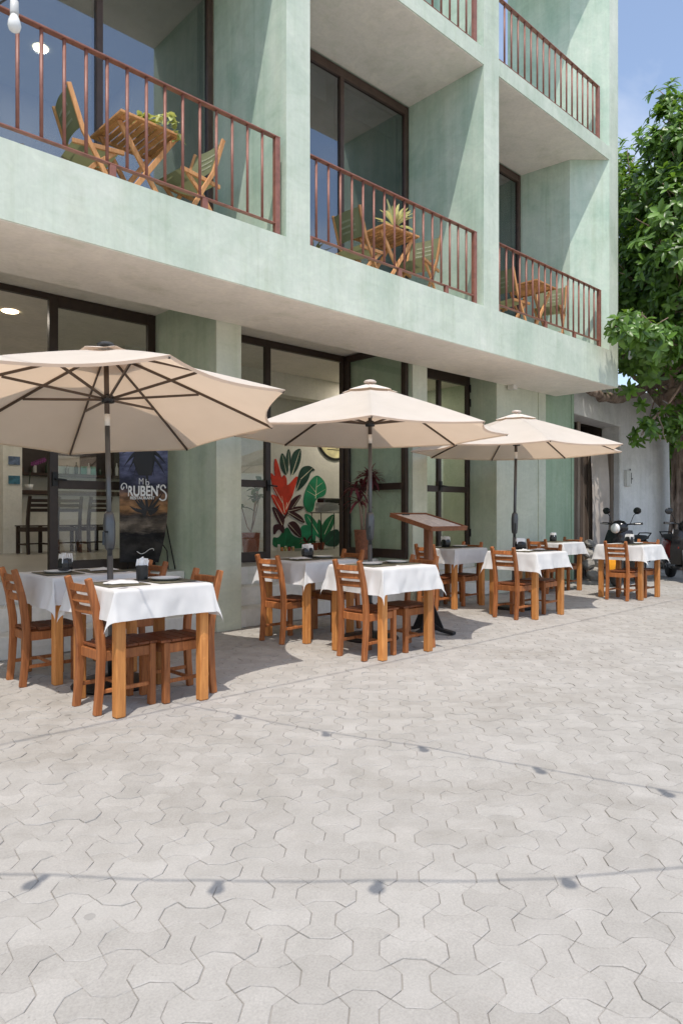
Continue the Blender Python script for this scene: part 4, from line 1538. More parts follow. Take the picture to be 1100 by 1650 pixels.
def make_folding_table():
    t = link('folding_table', None)
    m = MB()
    for s in (-1, 1):
        m.box(-.28, .28, s * .26 - .02, s * .26 + .02, .70, .722)
        m.box(s * .26 - .02, s * .26 + .02, -.24, .24, .70, .722)
    m.build('top_frame', M['teak'], t, bevel=.003)
    for k in range(8):
        x = -.2135 + k * .061
        m = MB(); m.box(x - .022, x + .022, -.24, .24, .703, .721); m.build('slat', M['teak'], t, bevel=.002)
    for s in (-1, 1):
        for d in (-1, 1):
            m = MB(); y = s * (.2 if d > 0 else .165)
            m.path([(-.24 * d, y, 0), (.24 * d, y, .69)], .024, .042, (0, 1, 0)); m.build('leg', M['teak'], t, bevel=.003)
    m = MB(); m.box(-.25, -.226, -.16, .16, .05, .08); m.box(.226, .25, -.16, .16, .05, .08); m.build('stretcher', M['teak'], t, bevel=.003)
    return t
fc0, ft0 = make_folding_chair(), make_folding_table()
bal = [(2.735, 5.46, 'left balcony', .02), (5.84, 5.48, 'middle balcony', -.03), (8.66, 5.33, 'right balcony', .03)]
first = True
for k, (x, y, nm, rz) in enumerate(bal):
    t = ft0 if k == 0 else copy_tree(ft0)
    t.location = (x, y, Z2); t.rotation_euler = (0, 0, rz)
    tag(t, f'slatted folding teak table on the {nm}', 'table', 'folding balcony tables')
    for side, s in (('left', -1), ('right', 1)):
        c = fc0 if first else copy_tree(fc0)
        first = False
        dx = {(0, -1): -.42, (0, 1): .47, (1, -1): -.44, (1, 1): .42, (2, -1): -.44, (2, 1): .36}[(k, s)]
        dy = {(0, -1): .02, (0, 1): -.1, (1, -1): .0, (1, 1): -.14, (2, -1): .05, (2, 1): -.12}[(k, s)]
        c.location = (x + dx, y + dy, Z2)
        c.rotation_euler = (0, 0, (0 if s < 0 else math.pi) + {(0, -1): -.1, (0, 1): .1, (1, -1): .05, (1, 1): .25, (2, -1): .0, (2, 1): .35}[(k, s)])
        tag(c, f'folding chair with olive canvas on the {side} of the {nm} table', 'chair', 'folding balcony chairs')
lv = []
rv = random.Random(9)
for k in range(46):
    a = rv.uniform(0, 6.28)
    lv.append(((math.cos(a) * .05, math.sin(a) * .05, .09), (math.cos(a), math.sin(a), rv.uniform(-.2, .9)), rv.uniform(.07, .13), .05, rv.uniform(.2, .9)))
for k in range(26):   # trailing strand over the table edge
    f = k / 25
    lv.append(((.04 + .1 * f, -.1 - .22 * min(1, f * 2.2), .08 - .34 * max(0, f - .35)), (rv.uniform(-1, 1), rv.uniform(-1, .2), rv.uniform(-.6, .4)), .075, .05, .5))
plant('pothos_plant', 'trailing variegated plant spilling over the left balcony table edge', 'potted plant', (2.76, 5.38, Z2 + .722), (.06, .045, .09, M['plate']), lv, M['leaf_pale'])
lv = tuft(46, (0, 0, .07), .36, .036, .3, (.3, 1.5), rv)
plant('spider_plant', 'spiky silver green plant in a pot on the middle balcony table', 'potted plant', (5.86, 5.36, Z2 + .722), (.06, .045, .08, M['terracotta']), lv, leaf_mat('silver_leaf', (.22, .27, .16), (.55, .58, .42)))

# ------------------------------------------------------------------ old white house next door
WY = 6.2
M['rubble'] = plain('grey_rubble', (.33, .31, .275), .95, 0, .3, 9, .8)
nb = thing('white_house', 'old whitewashed house with a boarded doorway next to the green hotel', 'house')
m = MB()
m.side_prism([(13.42, 0), (15.95, 0), (15.88, 1.3), (15.82, 2.6), (15.8, 3.75), (13.42, 3.75)], WY, 6.6)
m.build('wall', M['whitewall'], nb, bevel=.02)
m = MB()
m.side_prism([(11.2, 3.02), (11.9, 2.98), (12.6, 2.95), (13.42, 2.92), (13.42, 3.72), (11.2, 3.66)], WY - .02, 6.6)
m.build('lintel', M['whitewall'], nb, bevel=.02)
m = MB(); m.box(11.18, 15.8, 7.2, 7.3, 0, 3.2); m.box(11.1, 11.18, 6.31, 7.3, 0, 3.2); m.box(11.2, 13.5, 6.61, 7.19, 3.0, 3.1); m.box(13.5, 13.6, 6.61, 7.19, 0, 3.0); m.build('back_wall', plain('dark_masonry', (.075, .06, .045), .95, 0, .5, 5, 1), nb)  # dark brown masonry behind the boarded doorway
M['oldplank'] = wood('old_plank', (.16, .12, .09), (.30, .24, .19), .85, (14, 14, .9))
M['greyplank'] = wood('brown_plank', (.085, .06, .045), (.17, .125, .095), .85, (14, 14, .9))
rp = random.Random(31)
for k, (x, w, h, mt) in enumerate(((11.5, .12, 2.9, 'greyplank'), (11.64, .12, 2.5, 'oldplank'), (11.8, .13, 2.46, 'greyplank'), (11.93, .1, 2.9, 'oldplank'), (12.04, .1, 2.5, 'greyplank'), (12.15, .1, 2.44, 'oldplank'), (12.26, .1, 2.5, 'greyplank'), (12.37, .1, 2.46, 'oldplank'), (12.48, .1, 2.5, 'greyplank'), (12.6, .12, 2.44, 'oldplank'), (12.78, .13, 2.42, 'greyplank'), (12.92, .12, 2.50, 'greyplank'), (13.06, .13, 2.44, 'oldplank'), (13.2, .12, 2.47, 'greyplank'), (13.34, .12, 2.45, 'oldplank'))):
    m = MB()
    m.box(-w / 2, w / 2, -.015, .015, 0, h)
    m.build('plank', M[mt], nb, bevel=.004, loc=(x, WY + .12 + rp.uniform(-.02, .03), 0), rot=(0, rp.uniform(-.012, .012), 0))
for k in range(7):
    m = MB()
    r_ = rp.uniform(.07, .12)
    m.lathe([(.01, -r_), (r_ * .8, -r_ * .6), (r_, 0), (r_ * .75, r_ * .6), (.01, r_)], 7, squash=.8)
    m.build('stone', plain('rubble_%s' % 'abcdefg'[k], (.22 + .02 * k, .19, .155), .95, 0, .3, 8, .8), nb, loc=(12.0 + k * .2, WY + .5, 2.63 + rp.uniform(-.03, .08)), rot=(rp.uniform(0, 3), rp.uniform(0, 3), 0))
m = MB(); m.box(11.3, 13.41, WY + .3, WY + .42, 2.50, 2.57); m.build('beam', M['oldplank'], nb, bevel=.01)
tp = link('tarpaulin', None, None)
rows = []
for i in range(22):
    f = i / 21
    z = 2.56 - 2.35 * f
    row = []
    for j in range(25):
        g = j / 24
        w = .62 + .12 * math.sin(2.6 * f) - .25 * max(0, f - .7)
        x = 12.48 - w / 2 + w * g + .06 * f
        y = WY + .03 - .035 * math.sin(g * 15 + f * 1.4) * (.35 + f) - .03 * math.sin(g * 6 + 2 - f * 2) - .05 * math.sin(math.pi * f)
        row.append((x, y, z + .02 * math.sin(g * 7)))
    rows.append(row)
m = MB(); m.grid(rows)
bpy.data.objects.remove(tp)
tag(m.build('tarpaulin', cloth_mat('grey_tarp', (.40, .345, .295), (.58, .51, .45), .1, None, .8), None, True), 'faded beige tarpaulin hanging over the planks of the boarded doorway', 'tarpaulin')
mb_ = thing('meter_box', 'white electric meter box with a black conduit on the old white wall', 'meter box', (13.66, WY, 1.9))
m = MB(); m.box(-.09, .09, -.07, 0, -.16, .16); m.build('case', M['step'], mb_, bevel=.008)
m = MB(); m.box(.1, .16, -.05, 0, -.1, .12); m.tube([(.13, -.03, .12), (.13, -.03, .2)], .012, 6); m.tube([(.16, -.03, .0), (.24, -.03, .0)], .012, 6); m.build('conduit', M['blackiron'], mb_)
for k, (x, y, r_, z) in enumerate(((11.62, 5.86, .12, .09), (11.86, 5.92, .15, .11), (12.1, 5.82, .12, .09), (12.34, 5.9, .14, .1), (11.74, 6.02, .13, .28), (11.98, 6.0, .13, .3), (12.2, 6.02, .12, .27), (11.86, 6.07, .12, .47), (12.08, 6.08, .12, .48), (11.97, 6.1, .1, .64))):
    m = MB()
    bmesh.ops.create_icosphere(m.bm, subdivisions=2, radius=r_)
    for v in m.bm.verts:
        n_ = v.co.normalized()
        # flat broken faces
        q = max(abs(n_.x), abs(n_.y), abs(n_.z))
        v.co = v.co * (.72 / q * .55 + .5) * (1 + rp.uniform(-.07, .07))
        v.co.z *= .78
    o = m.build('rubble_stone', M['rubble'], None, loc=(x, y, z), rot=(rp.uniform(-.5, .5), rp.uniform(-.5, .5), rp.uniform(0, 3)))
    tag(o, 'rough pale stone in the heap at the foot of the tarpaulin', 'stone', 'stones heaped before the doorway')
fh = thing('yellow_house', 'pale yellow house glimpsed through the leaves beyond the white wall', 'house', (0, 0, 0))
box('wall', plaster('yellow_plaster', (.56, .47, .30), (.64, .55, .36), None, .5, .2), fh, 13.5, 24, 10.5, 16, 0, 5.2)
box('roof', M['soffit'], fh, 13.2, 24.3, 10.2, 16.3, 5.2, 5.4)
for x in (15.2, 18.0, 20.8):
    f = box('window', M['frame'], fh, x, x + 1.1, 10.44, 10.5, 2.6, 4.0, .01)
    box('pane', M['glass_sky'], f, x + .08, x + 1.02, 10.425, 10.437, 2.68, 3.92)

# ------------------------------------------------------------------ scooters
def scooter(loc, rz, label, body, accent, steer, kind):
    t = thing('scooter', label, 'scooter', loc, rz, 'scooters parked by the white wall')
    def P(name, mb, mat, par=t, bev=0, sm=False):
        return mb.build(name, mat, par, sm, bev)
    wheel_r = .235 if kind else .26
    for wx, w in ((.60, .10), (-.58, .12)):
        m = MB()
        R_ = wheel_r
        m.lathe([(R_ * .62, -w / 2), (R_ * .9, -w / 2), (R_ * .985, -w * .3), (R_, 0), (R_ * .985, w * .3), (R_ * .9, w / 2), (R_ * .62, w / 2)], 26, (wx, 0, R_), 'Y')
        ty = P('wheel', m, M['rubber'], t, 0, True)
        m = MB()
        for k in range(5):
            a = k * 1.2566
            m.bar((wx, 0, R_), (wx + math.cos(a) * R_ * .62, 0, R_ + math.sin(a) * R_ * .62), .035, .03, (0, 1, 0))
        m.lathe([(.05, -w / 2 - .01), (.05, w / 2 + .01)], 12, (wx, 0, R_), 'Y')
        P('rim', m, M['alloy'], ty)
        m = MB()
        m.lathe([(R_ * .36, -.004), (R_ * .36, .004)], 16, (wx, w / 2 + .014, R_), 'Y')
        P('brake_disc', m, M['steel'], ty)
    m = MB()
    for s in (-1, 1):
        m.tube([(.60, s * .08, wheel_r), (.50, s * .075, .52), (.42, s * .05, .74)], .018, 8)
    P('front_fork', m, M['alloy'], t, 0, True)
    rows = []
    for i in range(9):
        a = -.25 + 2.3 * i / 8
        rows.append([(.60 + math.cos(a) * (wheel_r + .03), y, wheel_r + math.sin(a) * (wheel_r + .035 - .35 * y * y)) for y in (-.075, -.06, 0, .06, .075)])
    m = MB(); m.grid(rows); P('front_fender', m, accent, t, 0, True)
    # leg shield: curved panel, wide at the top
    rows = []
    for i in range(11):
        f = i / 10
        x = .30 + .18 * math.sin(f * 2.2) - .02
        z = .30 + .62 * f
        w = .17 + .09 * math.sin(math.pi * min(1, .15 + f * .75))
        rows.append([(x + .09 * math.cos(math.pi * g / 2), w * g, z) for g in (-1, -.75, -.4, 0, .4, .75, 1)])
    m = MB(); m.grid(rows); P('leg_shield', m, body, t, 0, True)
    for s in (-1, 1):
        m = MB()
        m.side_prism([(.36, .45), (.50, .60), (.49, .80), (.40, .90), (.30, .74)], s * .14 - .012, s * .14 + .012)
        P('side_flash', m, accent, t, .006)
    m = MB(); m.box(-.22, .32, -.15, .15, .25, .31); P('footboard', m, M['blackplastic'], t, .02)
    m = MB()
    rows = []
    for x, w, z0, z1 in ((-.95, .04, .62, .70), (-.85, .10, .50, .74), (-.62, .155, .40, .75), (-.38, .17, .34, .73), (-.2, .15, .30, .66), (-.15, .12, .30, .55)):
        zc, h = (z0 + z1) / 2, (z1 - z0) / 2
        rows.append([(x, w * math.cos(a), zc + h * math.sin(a)) for a in [q * math.pi / 6 for q in range(13)]])
    m.grid(rows)
    P('rear_body', m, accent if kind else body, t, 0, True)
    m = MB()
    rows = []
    for x, w, z0, z1 in ((-.92, .05, .72, .77), (-.8, .11, .72, .81), (-.55, .14, .71, .82), (-.3, .145, .70, .79), (-.1, .12, .66, .75), (-.06, .07, .66, .71)):
        zc, h = (z0 + z1) / 2, (z1 - z0) / 2
        rows.append([(x, w * math.cos(a), zc + h * math.sin(a)) for a in [q * math.pi / 6 for q in range(13)]])
    m.grid(rows)
    P('seat', m, M['rubber'], t, 0, True)
    # headstock group, turned with the bars
    rot = Euler((0, 0, steer)).to_matrix()
    o = Vector((.40, 0, .96))
    W = lambda v: o + rot @ Vector(v)
    m = MB()
    m.lathe([(.02, -.1), (.10, -.085), (.13, -.02), (.125, .05), (.07, .11), (.015, .125)], 16)
    for v in m.bm.verts:
        v.co = W((v.co.x * .9 + .04, v.co.y * 1.15, v.co.z))
    P('headlight_cowl', m, body if kind == 0 else M['blackplastic'], t, 0, True)
    m = MB()
    m.lathe([(.085, 0), (.08, .02), (.05, .035), (.01, .04)], 16, (0, 0, 0), 'X')
    for v in m.bm.verts:
        v.co = W(v.co + Vector((.145, 0, -.01)))
    P('headlight', m, M['lens'], t, 0, True)
    m = MB(); m.tube([W((-.04, -.33, .07)), W((0, -.16, .06)), W((.0, 0, .04)), W((0, .16, .06)), W((-.04, .33, .07))], .013, 8)
    hb = P('handlebar', m, M['blackiron'], t, 0, True)
    for s in (-1, 1):
        m = MB(); m.tube([W((-.02, s * .23, .066)), W((-.05, s * .36, .072))], .02, 10); P('grip', m, M['rubber'], hb, 0, True)
        m = MB(); m.tube([W((.02, s * .22, .07)), W((.06, s * .3, .07)), W((.02, s * .37, .07))], .006, 6); P('brake_lever', m, M['steel'], hb)
        m = MB(); m.tube([W((-.01, s * .17, .07)), W((-.02, s * .22, .2)), W((-.03, s * .27, .25))], .006, 6)
        m.lathe([(.01, -.012), (.05, -.012), (.058, 0), (.05, .01), (.01, .01)], 14, (0, 0, 0), 'X')
        vs_ = list(m.bm.verts)[-70:]
        for v in vs_:
            v.co = W((v.co.x - .03, v.co.y * 1.25 + s * .28, v.co.z + .28))
        P('mirror', m, M['blackplastic'], hb, 0, True)
    m = MB(); m.tube([(-.3, -.15, .26), (-.5, -.17, .27), (-.62, -.175, .3), (-.86, -.18, .36)], [.018, .045, .05, .045], 10); P('exhaust', m, M['steel'], t, 0, True)
    m = MB(); m.box(-.42, -.2, -.09, .09, .18, .36); P('engine', m, M['alloy'], t, .03)
    m = MB(); m.path([(-.86, 0, .58), (-.95, 0, .48), (-.98, 0, .32)], .15, .012, (0, 1, 0)); P('mudguard', m, M['blackplastic'], t)
    m = MB(); m.tube([(-.78, -.1, .78), (-.95, -.1, .84), (-.97, 0, .845), (-.95, .1, .84), (-.78, .1, .78)], .011, 8); P('grab_rail', m, M['blackiron'], t, 0, True)
    m = MB(); m.tube([(-.05, .1, .26), (-.08, .2, .02)], .012, 6); P('side_stand', m, M['blackiron'], t)
    return t
M['rubber'] = plain('tyre_rubber', (.014, .014, .014), .7, 0, .2, 20)
M['alloy'] = plain('grey_alloy', (.10, .10, .10), .4, .7, .1)
M['steel'] = plain('brushed_steel', (.45, .44, .42), .3, .9, .1)
M['lens'] = plain('headlight_lens', (.75, .76, .76), .08, .2, .05)
M['blackpaint'] = plain('black_paint', (.012, .012, .014), .18, 0, .1)
M['yellowpaint'] = plain('yellow_paint', (.72, .30, .02), .25, 0, .08)
M['redpaint'] = plain('red_paint', (.30, .022, .016), .22, 0, .12)
scooter((11.6, 5.22, 0), math.pi + .12, 'black scooter with yellow side flashes and two mirrors before the old white wall', M['blackpaint'], M['yellowpaint'], -.25, 0)
scooter((12.85, 4.86, 0), math.pi + .62, 'black and dark red scooter at the right edge, rounded black headlight cowl', M['blackpaint'], M['redpaint'], .2, 1)

# ------------------------------------------------------------------ the big tree
tree = thing('tree', 'large tree with glossy rosettes of leaves leaning over the white wall', 'tree', (15.45, 5.75, 0))
TO = Vector((15.45, 5.75, 0))
def limb(mb, pts, r, n=9, wob=.05, rnd=random.Random(3)):
    P_, R_ = [], []
    for i in range(len(pts) - 1):
        a, b = Vector(pts[i]), Vector(pts[i + 1])
        for q in range(4):
            f = q / 4
            P_.append(a.lerp(b, f) + Vector((rnd.uniform(-1, 1), rnd.uniform(-1, 1), rnd.uniform(-1, 1))) * wob * r[i])
            R_.append((r[i] + (r[i + 1] - r[i]) * f) * rnd.uniform(.92, 1.08))
    P_.append(Vector(pts[-1])); R_.append(r[-1])
    mb.tube(P_, R_, n)
T = lambda *a: tuple(Vector(a) - TO)
m = MB()
limb(m, [T(15.45, 5.75, -.05), T(15.43, 5.74, .5), T(15.45, 5.75, 1.4), T(15.45, 5.7, 2.4), T(15.5, 5.5, 3.4)], [.36, .24, .22, .24, .2], 12, .12)
for k in range(9):
    a = k * .7 + .2
    limb(m, [T(15.45 + math.cos(a) * .2, 5.75 + math.sin(a) * .2, 2.4), T(15.43 + math.cos(a) * .25, 5.75 + math.sin(a) * .25, 1.0), T(15.43 + math.cos(a) * .36, 5.75 + math.sin(a) * .36, 0)], [.05, .045, .05], 6, .5)
m.build('trunk', M['bark'], tree, True)
m = MB()
limb(m, [T(15.45, 5.7, 2.5), T(14.4, 5.35, 3.45), T(13.6, 5.25, 3.82), T(12.97, 5.5, 3.58), T(12.45, 5.72, 3.33), T(11.9, 5.85, 3.30), T(11.35, 5.9, 3.42)], [.17, .14, .12, .10, .10, .085, .05], 10, .2)
limb(m, [T(12.97, 5.5, 3.58), T(12.9, 5.2, 3.2), T(13.3, 5.0, 3.0), T(13.9, 4.8, 3.0)], [.06, .06, .055, .05], 8, .2)
m.build('limb', M['bark'], tree, True)
CC, CR = Vector((14.3, 4.7, 5.75)), Vector((3.7, 3.2, 3.3))
rt = random.Random(77)
lumps = []
while len(lumps) < 140:
    u = Vector((rt.gauss(0, 1), rt.gauss(0, 1), rt.gauss(0, 1))).normalized()
    if u.z < -.75:
        continue
    f = rt.uniform(.5, 1.02)
    c = CC + Vector((u.x * CR.x, u.y * CR.y, u.z * CR.z)) * f
    if c.z < 2.9 or (c.x < 11.1 and c.y > 4.3):
        continue
    if c.y > 5.9 and c.z < 3.9 or c.z > .85 + .57 * (c.x * CS + c.y * SN):
        continue
    lumps.append((c, rt.uniform(.5, .85), 38))
lumps += [(Vector((11.0, 4.1, 6.9)), .4, 30), (Vector((11.05, 4.05, 6.1)), .42, 30), (Vector((11.0, 4.0, 5.2)), .42, 30), (Vector((14.1, 4.6, 2.75)), .5, 26), (Vector((14.6, 4.7, 2.6)), .5, 26), (Vector((13.9, 4.3, 3.5)), .6, 34), (Vector((13.0, 4.4, 3.6)), .5, 28), (Vector((9.74, 4.52, 3.86)), .2, 16), (Vector((9.98, 4.45, 4.02)), .24, 20), (Vector((10.35, 4.40, 3.85)), .34, 26), (Vector((10.9, 4.40, 3.85)), .42, 22), (Vector((11.6, 4.4, 3.9)), .5, 26),
          (Vector((12.05, 5.15, 2.62)), .34, 14), (Vector((12.6, 4.95, 2.75)), .42, 24), (Vector((13.1, 4.8, 2.85)), .5, 26), (Vector((13.6, 4.6, 3.0)), .55, 28),
          (Vector((11.4, 4.5, 7.8)), .3, 16), (Vector((11.3, 4.5, 7.25)), .4, 26), (Vector((11.2, 4.4, 7.2)), .5, 36), (Vector((12.9, 4.2, 7.6)), .6, 40), (Vector((12.3, 4.1, 6.8)), .6, 40), (Vector((11.3, 4.3, 6.3)), .5, 36), (Vector((11.3, 4.2, 5.4)), .5, 36), (Vector((11.2, 4.2, 4.6)), .5, 32), (Vector((12.3, 4.4, 8.15)), .5, 24), (Vector((13.4, 4.3, 8.3)), .6, 26), (Vector((11.5, 4.5, 6.8)), .6, 30), (Vector((11.6, 4.4, 5.9)), .6, 30), (Vector((11.8, 4.3, 5.0)), .55, 28)]
m = MB()
m2 = MB()
for c, r_, n in lumps:
    s_ = Vector((15.2, 5.5, 3.3)) if c.z > 3.6 or c.x > 13.2 else Vector((13.2, 5.2, 3.4))
    if c.x < 12 and c.z < 4.2 and c.z > 3.6:
        s_ = Vector((13.5, 5.2, 3.8))
    mid = s_.lerp(c, .55) + Vector((rt.uniform(-.5, .5), rt.uniform(-.5, .5), rt.uniform(.0, .7)))
    limb(m, [s_ - TO, mid - TO, c - TO], [.06, .03, .012], 6, 1.2, rt)
    for q in range(3):
        e = c + Vector((rt.uniform(-1, 1), rt.uniform(-1, 1), rt.uniform(-.6, 1))) * r_
        limb(m2, [mid.lerp(c, rt.uniform(.3, .9)) - TO, e - TO], [.014, .006], 5, 1.5, rt)
for base_, mid_, tip_ in (((12.6, 5.0, 4.9), (11.5, 4.35, 5.5), (10.95, 3.95, 6.35)), ((12.8, 4.9, 3.9), (11.8, 4.2, 4.3), (11.15, 3.85, 5.0)), ((13.0, 4.9, 4.4), (12.2, 4.0, 4.0), (11.5, 3.75, 4.45)), ((13.2, 4.8, 5.5), (12.4, 3.9, 5.2), (11.9, 3.6, 6.0)), ((12.9, 4.9, 6.2), (12.1, 4.1, 6.6), (11.5, 3.85, 7.2))):
    limb(m, [Vector(base_) - TO, Vector(mid_) - TO, Vector(tip_) - TO], [.035, .022, .01], 7, 1.6, rt)
    for q in range(6):
        f_ = .15 + .14 * q
        a_ = Vector(mid_).lerp(Vector(tip_), f_)
        b_ = a_ + (Vector(tip_) - Vector(mid_)).normalized() * .25 + Vector((rt.uniform(-.3, .3), rt.uniform(-.35, .1), rt.uniform(-.1, .3)))
        limb(m2, [a_ - TO, a_.lerp(b_, .5) + Vector((0, 0, -.03)) - TO, b_ - TO], [.011, .009, .005], 5, 1.5, rt)
m.build('branches', M['twig'], tree, True)
m2.build('twigs', M['twig'], tree, True)
# leaf rosettes: seven to ten obovate blades round a shoot tip
ros_me = []
for k in range(5):
    mr = MB()
    nb_ = rt.randrange(7, 11)
    for q in range(nb_):
        a = q * 2.4 + rt.uniform(-.3, .3)
        e = rt.uniform(-.15, .85)
        leaf_blade(mr, (0, 0, 0), (math.cos(a) * math.cos(e), math.sin(a) * math.cos(e), math.sin(e)), rt.uniform(.115, .185), rt.uniform(.055, .075), rt.uniform(.1, .5), segs=3, tip=1.35)
    me = mr.mesh('leaf_rosette', M['leaf'], True, False)
    tn = [rt.random() for _ in range(nb_)]
    set_tone(me, lambda i: tn[min(nb_ - 1, i // 6)])
    ros_me.append((me, [tuple(v.co) for v in me.vertices], [tuple(p.vertices) for p in me.polygons], [tn[min(nb_ - 1, i // 6)] for i in range(len(me.polygons))]))
spots = []
for c, r_, n in lumps:
    for q in range(n):
        u = Vector((rt.gauss(0, 1), rt.gauss(0, 1), rt.gauss(0, 1))).normalized()
        p = c + u * r_ * rt.uniform(.35, 1.0)
        if p.x < 10.75 and p.y > 4.62 and p.z > 3.0:
            continue
        if p.y > 5.95 and p.z < 4.0:
            continue
        nrm = (u * .8 + (p - CC).normalized() * .5 + Vector((-.1, -.15, .7))).normalized()
        spots.append((p.x * CS + p.y * SN, p, nrm, rt.uniform(0, 6.28), rt.uniform(.8, 1.25), rt.randrange(5)))
def shows(p):
    d = p.x * CS + p.y * SN
    x = (p.x * SN - p.y * CS) / d
    if not (.385 < x < .5):
        return False
    q = p * (FY / p.y) if p.y > 0 else p
    return not (p.y > FY and p.x * FY / p.y < 10.44 and CAM_H + (p.z - CAM_H) * FY / p.y > 3.15)
spots.sort(key=lambda s: (0 if shows(s[1]) else 1, s[0]))
LV, LF, LT = [], [], []
for n, (d, p, nrm, a, sc, k) in enumerate(spots):
    q = nrm.to_track_quat('Z', 'Y') @ Quaternion((0, 0, 1), a)
    if n < 290:
        o = link('leaf_rosette', ros_me[k][0], tree, p - TO)
        o.rotation_mode = 'QUATERNION'
        o.rotation_quaternion = q
        o.scale = (sc, sc, sc)
    else:
        b = len(LV)
        for v in ros_me[k][1]:
            LV.append(tuple(q @ (Vector(v) * sc) + p - TO))
        LF += [tuple(b + i for i in f) for f in ros_me[k][2]]
        LT += [max(0, min(1, t + rt.uniform(-.15, .15))) for t in ros_me[k][3]]
me = bpy.data.meshes.new('crown')
me.from_pydata(LV, [], LF)
me.materials.append(M['leaf'])
set_tone(me, lambda i: LT[i])
for pl in me.polygons:
    pl.use_smooth = True
cr = link('crown', me, tree)
cr['kind'] = 'stuff'
# bright bundle of fruit by the trunk at the picture's edge
fb = thing('orange_buoy', 'orange and yellow float hanging beside the tree trunk at the right edge', 'float', (14.35, 5.0, 1.45))
m = MB(); m.lathe([(.02, -.16), (.1, -.12), (.14, 0), (.1, .12), (.03, .17)], 14); m.build('body', plain('orange_plastic', (.72, .24, .02), .4), fb, True)
m = MB(); m.lathe([(.03, .17), (.05, .2), (.035, .27)], 10); m.build('collar', plain('yellow_green_plastic', (.38, .42, .04), .4), fb, True)
m = MB(); m.tube([(0, 0, .26), (.05, .05, 1.2), (.1, .1, 2.1)], .008, 6); m.build('rope', M['blackiron'], fb)

# ------------------------------------------------------------------ festoon lights over the street (their shadows lie on the paving)
def festoon(label, pts, bulbs, drop=.11, lit=False):
    t = thing('string_light', label, 'string light', (0, 0, 0))
    m = MB()
    P_ = []
    for i in range(len(pts) - 1):
        a, b = Vector(pts[i]), Vector(pts[i + 1])
        n = max(2, int((b - a).length / .25))
        for q in range(n):
            f = q / n
            P_.append(a.lerp(b, f) - Vector((0, 0, .04 * math.sin(math.pi * f) * min(1.5, (b - a).length))))
    P_.append(Vector(pts[-1]))
    m.tube(P_, .0048, 6)
    m.build('cable', M['blacksocket'] if not lit else M['blackiron'], t)
    for k, (b, sw) in enumerate(bulbs):
        b = Vector(b)
        d = Vector((sw[0], sw[1], -1)).normalized()
        q = (-d).to_track_quat('Z', 'Y')
        m = MB(); m.tube([(0, 0, 0), (0, 0, -.03)], .005, 6); m.lathe([(.012, -.03), (.017, -.034), (.018, -.085), (.015, -.09)], 10)
        so = m.build('socket', M['socket'], t, True, 0, 1, b); so.rotation_mode = 'QUATERNION'; so.rotation_quaternion = q
        m = MB(); m.lathe([(.012, -.088), (.018, -.1), (.0255, -.122), (.027, -.138), (.021, -.156), (.005, -.166)], 14)
        m.build('bulb', M['bulb'] if not lit else M['lampglow'], so, True)
        m = MB(); m.tube([(0, 0, -.09), (0, 0, -.14)], .005, 6); m.build('filament', M['socket'], so)
TZ = SUN_TRAVEL / -SUN_TRAVEL.z
def above(gx, gy, z):
    p = Vector((gx, gy, 0)) - TZ * z
    return Vector((p.x, p.y, 0))
za = 3.32
A_ = [above(x, y, za) + Vector((0, 0, za + .14)) for x, y in ((2.306, 3.371), (2.473, 2.782), (2.677, 2.27), (2.847, 1.709), (3.01, 1.199))]
first_b = Vector((.985, 3.07, 3.40))
festoon('festoon cable with clear bulbs strung from the left balcony over the street', [(.35, 4.85, 3.60), (.62, 4.2, 3.46), tuple(first_b)] + [tuple(p) for p in A_] + [(2.6, -2.0, 3.55), (3.4, -5.0, 4.0)],
        [((.62, 4.2, 3.46), (0, 0)), (first_b, (0, 0))] + [(p, (.1, -.1)) for p in A_])
B_ = [above(x, y, 3.25) + Vector((0, 0, 3.25 + .14)) for x, y in ((.807, 2.287), (1.2, 1.868), (1.582, 1.51), (2.034, 1.106))]
festoon('second festoon cable with clear bulbs crossing low over the foreground', [(-3.4, 4.855, 3.6), (-1.2, 2.25, 3.34)] + [tuple(p) for p in B_] + [(3.4, -1.6, 3.6)],
        [((-1.2, 2.25, 3.34), (0, 0))] + [(p, s_) for p, s_ in zip(B_, ((-.15, .1), (.05, .0), (.0, .1), (.2, .1)))])
C_ = [(11.05, 4.95, 3.86), (11.45, 4.75, 3.84), (11.62, 4.67, 3.83), (11.80, 4.58, 3.83), (12.3, 4.3, 3.84)]
festoon('short festoon with warm bulbs among the leaves beside the balcony corner', [(10.445, 5.2, 3.95)] + C_ + [(14.2, 3.6, 4.1)], [(c, (0, 0)) for c in C_[:4]], lit=False)
cab = thing('power_cable', 'thin dark service cable running along the street high above the tables', 'cable', (0, 0, 0))
m = MB(); m.tube([(-4 + k * 1.0, 1.87, 6.0 + .003 * (k - 9) ** 2) for k in range(20)], .008, 6); m.build('wire', M['blackiron'], cab)

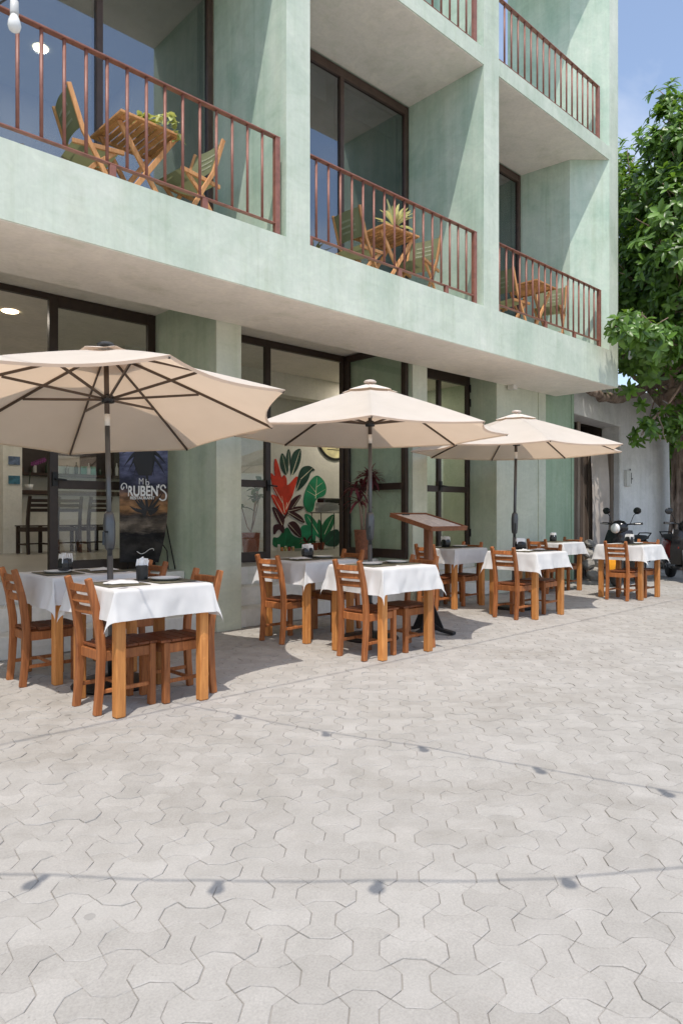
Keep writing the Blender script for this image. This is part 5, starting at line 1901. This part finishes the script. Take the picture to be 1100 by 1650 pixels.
# ------------------------------------------------------------------ greenery farther back along the street
far_rnd = random.Random(55)
for k, (x, y, r_, h, lab) in enumerate(((19.5, 6.6, 2.6, 5.2, 'dense dark tree just behind the white wall, nearer of two'), (24.5, 8.0, 3.4, 6.4, 'dense dark tree far down the street beyond the first'))):
    t = thing('tree', lab, 'tree', (x, y, 0), 0, 'trees farther down the street')
    m = MB()
    limb(m, [(0, 0, 0), (.1, 0, 1.2), (0, .1, 2.6), (.2, 0, h * .7)], [.26, .2, .17, .1], 9, .3, far_rnd)
    for q in range(7):
        a = q * .9
        limb(m, [(0, .05, 2.2), (math.cos(a) * r_ * .4, math.sin(a) * r_ * .4, h * .55), (math.cos(a) * r_ * .8, math.sin(a) * r_ * .8, h * .7)], [.09, .06, .02], 6, .8, far_rnd)
    m.build('trunk', M['bark'], t, True)
    V_, F_, T_ = [], [], []
    for q in range(900):
        u = Vector((far_rnd.gauss(0, 1), far_rnd.gauss(0, 1), far_rnd.gauss(0, 1))).normalized()
        f = far_rnd.uniform(.45, 1.0) ** .6 * (1 + .18 * math.sin(u.x * 5 + k) * math.sin(u.y * 6) * 1.2)
        p = Vector((u.x * r_, u.y * r_, h * .56 + u.z * h * .46)) * 1.0
        p = Vector((p.x * f, p.y * f, h * .56 + (p.z - h * .56) * f))
        if p.z < .3:
            continue
        nrm = (u + Vector((0, 0, .5))).normalized()
        qq = nrm.to_track_quat('Z', 'Y') @ Quaternion((0, 0, 1), far_rnd.uniform(0, 6.28))
        kk = far_rnd.randrange(5)
        b = len(V_)
        sc = far_rnd.uniform(1.2, 1.9)
        V_ += [tuple(qq @ (Vector(v) * sc) + p) for v in ros_me[kk][1]]
        F_ += [tuple(b + i for i in f_) for f_ in ros_me[kk][2]]
        T_ += [tv * .7 for tv in ros_me[kk][3]]
    me = bpy.data.meshes.new('crown')
    me.from_pydata(V_, [], F_)
    me.materials.append(M['leaf'])
    set_tone(me, lambda i: T_[i])
    c = link('crown', me, t)
    c['kind'] = 'stuff'
